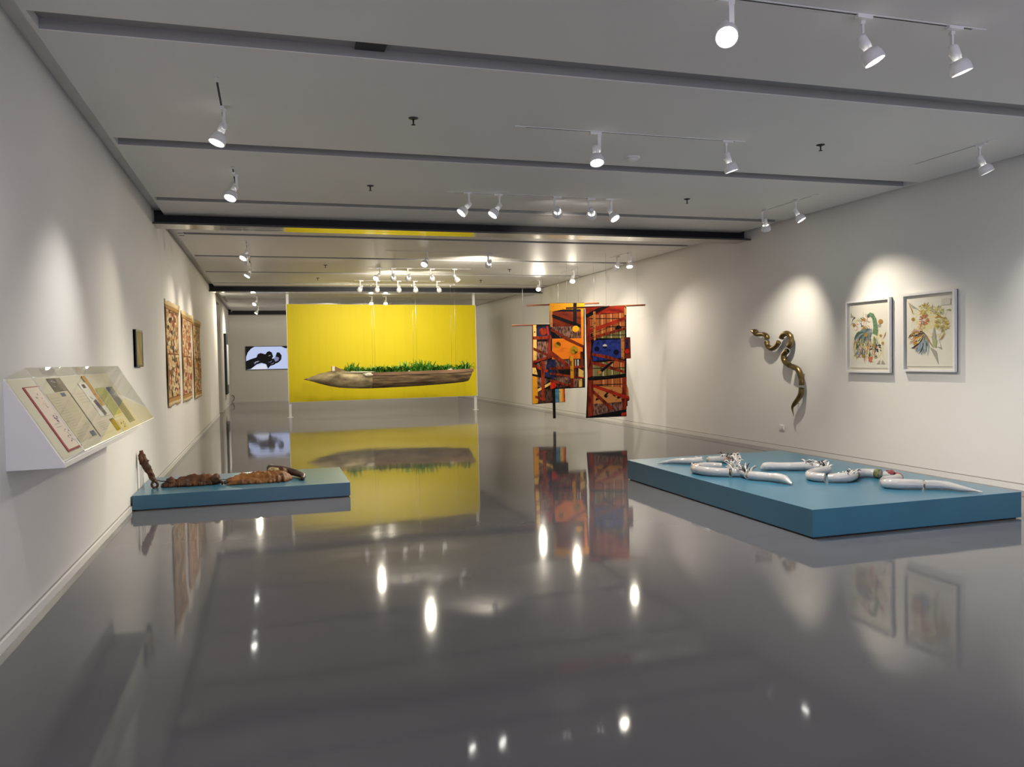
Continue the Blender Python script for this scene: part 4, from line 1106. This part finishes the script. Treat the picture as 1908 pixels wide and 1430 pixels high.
# papers in the case
def sheet(label, y0, y1, s0, s1, col, hh=0.010, th=0.0016, border=None, ink=(), cat='document', lift=0.0):
    e = tag(empty('document', (XL, y0, 0)), label, cat, 'papers in the slanted case')
    base = 0.0055 + lift
    c = [slant(y - y0, s, q) for q in (base, base + th) for (y, s) in ((y0, s0), (y1, s0), (y1, s1), (y0, s1))]
    mesh_obj('sheet', c, BOXF, plain('paper_' + label[:12].replace(' ', '_'), col, 0.85, spec=0.1), e)
    if border:
        c = [slant(y - y0, s, q) for q in (0.0046, base) for (y, s) in ((y0 - 0.03, s0 - 0.006), (y1 + 0.008, s0 - 0.006), (y1 + 0.008, s1 + 0.012), (y0 - 0.03, s1 + 0.012))]
        mesh_obj('cover', c, BOXF, plain('paper_cover_red', border, 0.7), e)
    if ink:
        def to3(u, w): return slant(u * (y1 - y0), s0 + w * (s1 - s0), base + th)
        flat_print('ink', list(ink), to3, NS, M_print, e, step=0.00003)
rn = random.Random(5)
def scribble(n, u0, u1, w0, w1, cols, wd=0.018, ln=0.12):
    out = []
    for _ in range(n):
        u, w_ = rn.uniform(u0, u1), rn.uniform(w0, w1)
        out.append((stroke(u, w_, u + rn.uniform(-ln, ln), w_ + rn.uniform(-ln, ln) * 0.6, wd, rn.uniform(-.5, .5)), rn.choice(cols)))
    return out
def textlines(u0, u1, w0, w1, n, colr, wd=0.008):
    return [([(u0, w0 + (w1 - w0) * i / n), (u0 + (u1 - u0) * rn.uniform(0.6, 1), w0 + (w1 - w0) * i / n), (u0 + (u1 - u0) * 0.8, w0 + (w1 - w0) * i / n + wd), (u0, w0 + (w1 - w0) * i / n + wd)], colr) for i in range(n)]
vio = rgb(74, 58, 120); dk = rgb(70, 64, 66); sl_ = rgb(92, 98, 128); lg = rgb(176, 170, 160)
sheet('open notebook page with violet handwriting and a red cover edge', 5.42, 5.745, 0.075, 0.515, rgb(238, 222, 206), border=rgb(158, 52, 62), lift=0.004,
      ink=scribble(10, 0.25, 0.7, 0.05, 0.35, [dk, lg]) + scribble(14, 0.45, 0.75, 0.45, 0.56, [vio]) + scribble(12, 0.4, 0.8, 0.72, 0.92, [vio, dk, sl_]) + textlines(0.2, 0.8, 0.6, 0.7, 2, lg))
sheet('large pale document with two slate blue tabs beside the notebook', 5.775, 6.325, 0.13, 0.50, rgb(216, 206, 180),
      ink=[([(0.62, 0.02), (0.85, 0.02), (0.85, 0.10), (0.62, 0.10)], sl_), ([(0.72, 0.88), (0.99, 0.88), (0.99, 0.99), (0.72, 0.99)], sl_)] + textlines(0.1, 0.55, 0.1, 0.95, 16, lg) + textlines(0.62, 0.9, 0.2, 0.8, 8, rgb(200, 186, 140)))
sheet('small dark photograph, left of a pair at the top of the case', 6.03, 6.235, 0.02, 0.125, rgb(120, 112, 104), ink=scribble(10, 0.1, 0.9, 0.1, 0.9, [dk, lg, bk], 0.1, 0.3), cat='photograph')
sheet('small dark photograph, right of a pair at the top of the case', 6.255, 6.40, 0.02, 0.125, rgb(150, 140, 128), ink=scribble(10, 0.1, 0.9, 0.1, 0.9, [dk, lg, bk], 0.1, 0.3), cat='photograph')
sheet('big cream sheet with dark left edge in the middle of the case', 6.375, 6.96, 0.125, 0.515, rgb(226, 216, 196),
      ink=[([(0.0, 0.0), (0.045, 0.0), (0.045, 1), (0.0, 1)], dk)] + textlines(0.3, 0.9, 0.1, 0.35, 4, lg) + textlines(0.3, 0.9, 0.75, 0.95, 5, lg) + scribble(3, 0.4, 0.7, 0.8, 0.9, [rgb(190, 140, 130)]))
sheet('white page with a dark grey block lying over the cream sheet', 6.80, 7.16, 0.078, 0.385, rgb(236, 232, 222), lift=0.003,
      ink=[([(0.25, 0.55), (0.62, 0.5), (0.75, 0.95), (0.4, 1.0)], rgb(96, 88, 86)), ([(0.2, 0.05), (0.5, 0.05), (0.5, 0.16), (0.2, 0.16)], dk), (stroke(0.2, 0.4, 0.4, 0.52, 0.04), dk)])
sheet('narrow orange printed strip at the top of the case', 7.06, 7.19, 0.02, 0.30, rgb(208, 168, 112), lift=0.005, ink=scribble(12, 0.2, 0.8, 0.1, 0.9, [rgb(150, 84, 50), rgb(188, 120, 60)], 0.12, 0.2))
sheet('pale green card in the slanted case', 7.26, 7.66, 0.14, 0.425, rgb(190, 188, 124), ink=[([(0.0, 0.93), (1, 0.93), (1, 1), (0, 1)], rgb(226, 216, 170))] + scribble(5, 0.2, 0.8, 0.2, 0.8, [rgb(150, 154, 96), dk], 0.03, 0.1))
sheet('grey printed page beside the green card', 7.71, 8.0, 0.145, 0.51, rgb(150, 148, 138), ink=textlines(0.1, 0.95, 0.3, 0.95, 14, rgb(112, 110, 106), 0.03) + [([(0, 0), (0.5, 0), (0.5, 0.2), (0, 0.2)], sl_)])
sheet('small ochre card at the lower edge of the case', 7.02, 7.19, 0.42, 0.53, rgb(150, 120, 52), cat='card')
sheet('small white card with brown marks at the lower edge of the case', 7.23, 7.53, 0.45, 0.555, rgb(226, 208, 168), ink=scribble(9, 0.2, 0.9, 0.2, 0.9, [rgb(120, 96, 60), dk], 0.08, 0.25), cat='card')

# ================================================================== leather objects on the left platform
M_leather = noisy('brown_leather', rgb(34, 18, 10), rgb(98, 58, 30), scale=5, rough=0.6, lo=0.3, hi=0.68, bump=0.01)
M_tan = noisy('tan_leather', rgb(74, 42, 18), rgb(138, 90, 42), scale=3.5, rough=0.6, lo=0.3, hi=0.68, bump=0.008)
M_horn = noisy('dark_horn', rgb(34, 24, 20), rgb(78, 56, 44), scale=8, rough=0.35, stretch=(1, 1, 1), lo=0.35, hi=0.65, bump=0.003)
M_cord = plain('dark_cord', rgb(60, 44, 32), 0.8)
PT = 0.165
def crumple(name, cx, cy, lx, ly, hz, mat, parent, seed, rot=0.0, taper=0.0, n=34, amp=0.45):
    from mathutils import noise
    vs, fs = [], []
    nu, nv = n * 2, 28
    for i in range(nu + 1):
        for j in range(nv + 1):
            u, v = i / nu * 2 - 1, j / nv * 2 - 1
            edge = max(0.0, 1 - abs(u) ** 3) ** 0.5
            wv = ly * (edge * (1 - taper * u * 0.6)) * (1 + 0.3 * noise.noise(Vector((u * 3, seed, 2.0))) + 0.22 * noise.noise(Vector((u * 11, seed, 4.0))))
            x, y = u * lx, v * wv
            prof_ = max(0.0, 1 - v * v) ** 0.6 * edge
            f1 = noise.noise(Vector((x * 9 + seed * 7, y * 11, seed)))
            f2 = noise.noise(Vector((x * 26 + seed * 3, y * 20, seed * 2.0))) + 0.6 * (1 - 2 * abs(noise.noise(Vector((x * 13 + seed, y * 9 - seed, seed * 1.3)))))
            rg = 1 - 2.2 * abs(noise.noise(Vector((x * 3.2 + y * 7 + seed * 2.3, y * 5 - x * 2, seed * 0.7))))
            rg2 = 1 - 2.2 * abs(noise.noise(Vector((x * 10 - y * 14 + seed, y * 12 + x * 6, seed * 1.9))))
            z = hz * prof_ * (0.40 + 0.42 * rg + amp * 0.22 * rg2 + amp * 0.35 * f1 + amp * 0.12 * f2)
            ca, sa = math.cos(rot), math.sin(rot)
            vs.append((cx + x * ca - y * sa, cy + x * sa + y * ca, PT + 0.003 + max(z, 0.0)))
    for i in range(nu):
        for j in range(nv):
            a = i * (nv + 1) + j
            fs.append((a, a + 1, a + nv + 2, a + nv + 1))
    me = bpy.data.meshes.new(name); me.from_pydata(vs, [], fs)
    me.polygons.foreach_set('use_smooth', [True] * len(me.polygons)); me.materials.append(mat)
    o = bpy.data.objects.new(name, me); COL.objects.link(o); o.parent = parent
    md = o.modifiers.new('thick', 'SOLIDIFY'); md.thickness = 0.003; md.offset = 1
    return o
le = tag(empty('leather_sculpture', (0, 0, 0)), 'chain of crumpled brown leather pieces and dark horn lying on the left platform', 'sculpture')
crumple('leather_fold', -1.08, 9.86, 0.13, 0.10, 0.085, M_leather, le, 1, 0.1)
rock('leather_peak', (-1.10, 9.84, PT + 0.05), (0.055, 0.05, 0.055), M_leather, le, 4, 0.5)
crumple('leather_fold', -0.86, 9.86, 0.20, 0.14, 0.135, M_leather, le, 5, 0.05, amp=0.55)
crumple('leather_fold', -0.70, 9.88, 0.12, 0.13, 0.13, M_leather, le, 9, 0.4, amp=0.6)
rock('leather_knot', (-0.62, 9.80, PT + 0.055), (0.065, 0.06, 0.055), M_leather, le, 8, 0.55)
for k, x in enumerate((-0.54, -0.51)): rock('tie_bead', (x, 9.70, PT + 0.026), (0.016, 0.02, 0.024), M_cord, le, k, 0.2, 2)
crumple('leather_pouch', -0.14, 9.90, 0.38, 0.28, 0.13, M_tan, le, 3, 0.1, taper=-0.55, amp=0.35)
crumple('pouch_flap', -0.20, 9.68, 0.30, 0.05, 0.07, M_tan, le, 13, 0.04, amp=0.6)
rock('pouch_lining', (0.02, 9.98, PT + 0.10), (0.06, 0.07, 0.035), noisy('pale_lining', rgb(120, 108, 70), rgb(166, 150, 104), 9, 0.7), le, 3, 0.5)
crumple('leather_wrap', 0.08, 10.12, 0.14, 0.13, 0.13, M_leather, le, 7, -0.7, amp=0.5)
tube('horn', [(-0.02, 10.40, 0.235), (0.108, 10.263, 0.235), (0.224, 10.09, 0.225), (0.309, 9.958, 0.21), (0.362, 9.80, 0.20), (0.345, 9.66, 0.188)], [0.05, 0.048, 0.044, 0.038, 0.032, 0.020], M_horn, le, seg=16, sub=6)
tube('tie_cord', [(-1.275, 9.81, 0.262), (-1.2, 9.84, 0.232), (-1.12, 9.86, 0.225)], 0.006, M_cord, le, seg=8, sub=6)
tube('tie_cord', [(-0.60, 9.92, 0.20), (-0.5, 10.02, 0.185), (-0.4, 10.05, 0.21)], 0.005, M_cord, le, seg=8, sub=6)
def roughen(o, amp, sc_):
    from mathutils import noise
    for v in o.data.vertices:
        v.co += v.normal * amp * (noise.noise(v.co * sc_) + 0.5 * noise.noise(v.co * sc_ * 2.7))
    return o
st = tag(empty('leather_staff', (-1.265, 9.8, PT)), 'leaning brown leather-wrapped staff with forked foot at the wall end of the platform', 'sculpture')
sp = [(-1.396, 0.590), (-1.384, 0.537), (-1.358, 0.449), (-1.316, 0.349), (-1.280, 0.271), (-1.262, 0.228)]
roughen(tube('shaft', [(x + 1.265, 0, z - PT) for x, z in sp], [0.012, 0.036, 0.040, 0.036, 0.027, 0.030], M_leather, st, seg=18, sub=9), 0.014, 22)
tube('fork_prong', [(-0.01, -0.02, 0.08), (-0.026, -0.03, 0.045), (-0.012, -0.03, 0.012), (0.008, -0.02, 0.012)], [0.014, 0.014, 0.010], M_leather, st, seg=10)
tube('fork_prong', [(0.0, 0.0, 0.085), (0.03, -0.01, 0.05), (0.028, -0.012, 0.015), (0.006, -0.012, 0.012)], [0.016, 0.014, 0.010], M_leather, st, seg=10)
rock('hood', (-0.122, 0, 0.34), (0.030, 0.045, 0.085), M_leather, st, 2, 0.7)
tube('spike', [(-0.09, 0, 0.318), (-0.06, 0, 0.312), (-0.045, 0, 0.316)], [0.012, 0.009, 0.002], M_leather, st, seg=8)
for x in (-0.142, -0.128, -0.113):
    tube('support_rod', [(x, 0.004 * (x * 100 % 3), 0.0), (x - 0.004, 0.0, 0.30)], 0.0028, M_steel, st, seg=6, sub=1)

# ================================================================== white ceramic snakes on the right platform
M_cer = noisy('glossy_white_ceramic', rgb(172, 168, 169), rgb(192, 188, 184), scale=3, rough=0.12, lo=0.3, hi=0.7, spec=0.6, coat=0.4)
M_cerin = noisy('cream_clay_inside', rgb(170, 162, 144), rgb(206, 198, 178), scale=16, rough=0.7)
M_spine = noisy('pale_ceramic_spine', rgb(196, 188, 182), rgb(230, 224, 216), scale=9, rough=0.2, coat=0.3)
M_spined = plain('dark_ceramic_spine', rgb(48, 42, 44), 0.3)
M_glaze = {'red': plain('red_glaze', rgb(120, 26, 34), 0.25), 'green': noisy('mossy_green_glaze', rgb(70, 78, 40), rgb(140, 138, 84), 30, 0.4), 'pink': noisy('pink_brown_glaze', rgb(150, 110, 96), rgb(206, 184, 170), 24, 0.3)}
PZ = 0.245
def ceramic(label, pts, rad, spines=None, group='', ends=(True, True), extras=None):
    x0, y0 = pts[0]
    e = tag(empty('ceramic_snake_segment', (x0, y0, PZ)), label, 'sculpture', group)
    R = rad[len(rad) // 2]
    n = len(pts)
    q = []
    for i, (x, y) in enumerate(pts):
        t = i / max(n - 1, 1) * (len(rad) - 1); k = min(int(t), len(rad) - 2)
        r = rad[k] + (rad[k + 1] - rad[k]) * (t - k)
        q.append((x - x0, y - y0, max(r, 0.012) + 0.001))
    o = tube('body', q, rad, M_cer, e, seg=18, sub=8)
    edge_sharp(o, 60)
    c = catmull(q, 8)
    for i, (a, b) in enumerate(((c[0], c[1]), (c[-1], c[-2]))):
        r = rad[0] if i == 0 else rad[-1]
        if ends[i] and r > 0.02:
            dv = (a - b).normalized()
            d0 = lathe('hollow_end', [(0, 0), (0, r * 0.78), (0.0012, r * 0.78), (0.0012, 0)], M_cerin, e, seg=16)
            d0.location = a; d0.rotation_mode = 'QUATERNION'; d0.rotation_quaternion = dv.to_track_quat('Z', 'Y')
    if spines:
        rnd = random.Random(spines.get('seed', 1))
        for _ in range(spines['n']):
            t = rnd.uniform(*spines['t']); p = c[min(int(t * (len(c) - 1)), len(c) - 1)]
            a = rnd.uniform(0, 6.28); L = spines['len'] * rnd.uniform(0.6, 1.3); r = R * 0.7
            b0 = Vector((p.x + math.cos(a) * r * 0.7, p.y + math.sin(a) * r * 0.7, p.z + R * 0.55))
            out = Vector((math.cos(a), math.sin(a), 0)) * L * rnd.uniform(0.3, 1.0)
            up_ = rnd.uniform(0.3, 1.0) * L
            p1 = b0 + out * 0.5 + Vector((0, 0, up_ * 0.7)); p2 = b0 + out + Vector((0, 0, up_ * spines.get('curl', 0.7)))
            mt = M_spined if rnd.random() < spines.get('dark', 0.15) else M_spine
            tube('spine', [b0, p1, p2], [spines.get('r', 0.007), spines.get('r', 0.007) * 0.9, 0.002], mt, e, seg=6, sub=3)
    for ex in (extras or []):
        t0, t1, mt = ex
        i0, i1 = int(t0 * (len(c) - 1)), max(int(t1 * (len(c) - 1)), int(t0 * (len(c) - 1)) + 1)
        i1 = min(i1, len(c) - 1)
        tt = [rad[min(int(k / (len(c) - 1) * (len(rad) - 1)), len(rad) - 1)] + 0.0015 for k in (i0, i1)]
        vv, ff = tube_geo(c[i0:i1 + 1], tt, 18)
        mesh_obj('glazed_band', vv, ff, M_glaze[mt], e, smooth=True)
    return e
gA, gB = 'first ceramic snake in pieces', 'second ceramic snake in pieces'
ceramic('white ceramic tail with thin tip, farthest left piece on the right platform', [(4.416, 8.621), (4.547, 8.66), (4.642, 8.602), (4.73, 8.525), (4.813, 8.475), (4.912, 8.46)], [0.004, 0.018, 0.032, 0.037, 0.040, 0.042], {'n': 10, 't': (0.94, 1.0), 'len': 0.03, 'r': 0.006, 'seed': 2}, gA)
ceramic('white ceramic segment covered in pale spines at its bend, behind the others', [(4.993, 8.45), (5.095, 8.44), (5.202, 8.42), (5.255, 8.32), (5.198, 8.153), (5.085, 7.99), (4.975, 7.93)], [0.042, 0.044, 0.045, 0.045, 0.043], {'n': 64, 't': (0.35, 1.0), 'len': 0.075, 'r': 0.009, 'dark': 0.2, 'seed': 5, 'curl': 0.5}, gA, extras=[(0.34, 0.5, 'pink')])
ceramic('white ceramic U-shaped bend with pinkish crust, front left on the right platform', [(4.86, 7.925), (4.76, 7.985), (4.63, 7.985), (4.505, 7.90), (4.455, 7.76), (4.49, 7.61), (4.56, 7.52), (4.655, 7.445)], [0.040, 0.044, 0.046, 0.047, 0.046], {'n': 18, 't': (0.38, 0.52), 'len': 0.035, 'r': 0.009, 'seed': 7, 'dark': 0.25}, gA, extras=[(0.36, 0.52, 'pink')])
ceramic('short white ceramic segment bristling with long spines, front of the first snake', [(4.668, 7.436), (4.72, 7.425), (4.775, 7.37), (4.755, 7.265), (4.742, 7.225)], [0.046, 0.047, 0.044], {'n': 46, 't': (0.05, 0.95), 'len': 0.085, 'r': 0.006, 'dark': 0.3, 'seed': 11, 'curl': 1.0}, gA)
ceramic('smooth white ceramic segment with rounded tip, nearest piece of the first snake', [(4.735, 7.195), (4.778, 7.12), (4.854, 7.026), (4.885, 6.93), (4.90, 6.83), (4.902, 6.72)], [0.044, 0.046, 0.043, 0.047, 0.042, 0.012], None, gA)
ceramic('smooth cream ceramic segment with rounded head, start of the second snake', [(5.22, 7.71), (5.275, 7.69), (5.365, 7.65), (5.50, 7.58), (5.652, 7.51)], [0.014, 0.044, 0.047, 0.043, 0.046, 0.047], None, gB)
ceramic('ceramic segment bent into a U with horns and curls, second piece of the second snake', [(5.665, 7.495), (5.715, 7.42), (5.765, 7.34), (5.70, 7.21), (5.553, 7.132), (5.417, 7.081), (5.298, 6.97), (5.258, 6.85), (5.321, 6.758)], [0.046, 0.047, 0.046, 0.044, 0.045, 0.045], {'n': 40, 't': (0.02, 0.42), 'len': 0.07, 'r': 0.009, 'dark': 0.3, 'seed': 17, 'curl': 0.8}, gB)
ceramic('white ceramic segment with two upright horns, middle of the second snake', [(5.338, 6.735), (5.411, 6.683), (5.518, 6.66), (5.62, 6.715), (5.70, 6.79)], [0.040, 0.048, 0.050, 0.048, 0.044], {'n': 26, 't': (0.35, 1.0), 'len': 0.055, 'r': 0.007, 'dark': 0.35, 'seed': 23, 'curl': 0.5}, gB, extras=[(0.86, 1.0, 'green')])
ceramic('cream ceramic segment with mossy green broken end', [(5.725, 6.815), (5.79, 6.853), (5.87, 6.853), (5.935, 6.80), (5.968, 6.725)], [0.044, 0.045, 0.046, 0.047], None, gB, extras=[(0.0, 0.1, 'green'), (0.85, 1.0, 'green')])
r5 = ceramic('white ceramic bend marked with red branching glaze', [(5.99, 6.69), (6.02, 6.60), (5.985, 6.50), (5.90, 6.42), (5.80, 6.375), (5.70, 6.36), (5.64, 6.31)], [0.040, 0.044, 0.045, 0.045, 0.044], None, gB, extras=[(0.28, 0.46, 'red')])
for k in range(5):
    a = -0.35 + k * 0.17
    tube('red_branch', [(0.0 + 0.006 * k, -0.02 - 0.01 * k, 0.085), (0.02 - 0.03 * k, -0.08 - 0.02 * k, 0.094), (-0.02 - 0.03 * k, -0.16 - 0.02 * k, 0.088)], [0.006, 0.008, 0.004], M_glaze['red'], r5, seg=6, sub=4)
r6 = ceramic('white ceramic segment with a dark stitched line, next to last of the second snake', [(5.618, 6.275), (5.60, 6.22), (5.635, 6.155), (5.728, 6.10), (5.84, 6.052)], [0.040, 0.046, 0.049, 0.048, 0.044], None, gB)
for k in range(9):
    rock('stitch_mark', (0.005 + 0.012 * k, -0.105 - 0.007 * k, 0.082), (0.0045, 0.004, 0.006), M_glaze['green'], r6, k, 0.3, 1)
ceramic('white ceramic tail tapering to a curled tip, nearest right on the platform', [(5.862, 6.040), (5.95, 5.99), (6.025, 5.91), (6.07, 5.80), (6.15, 5.665)], [0.043, 0.044, 0.038, 0.026, 0.006], None, gB)
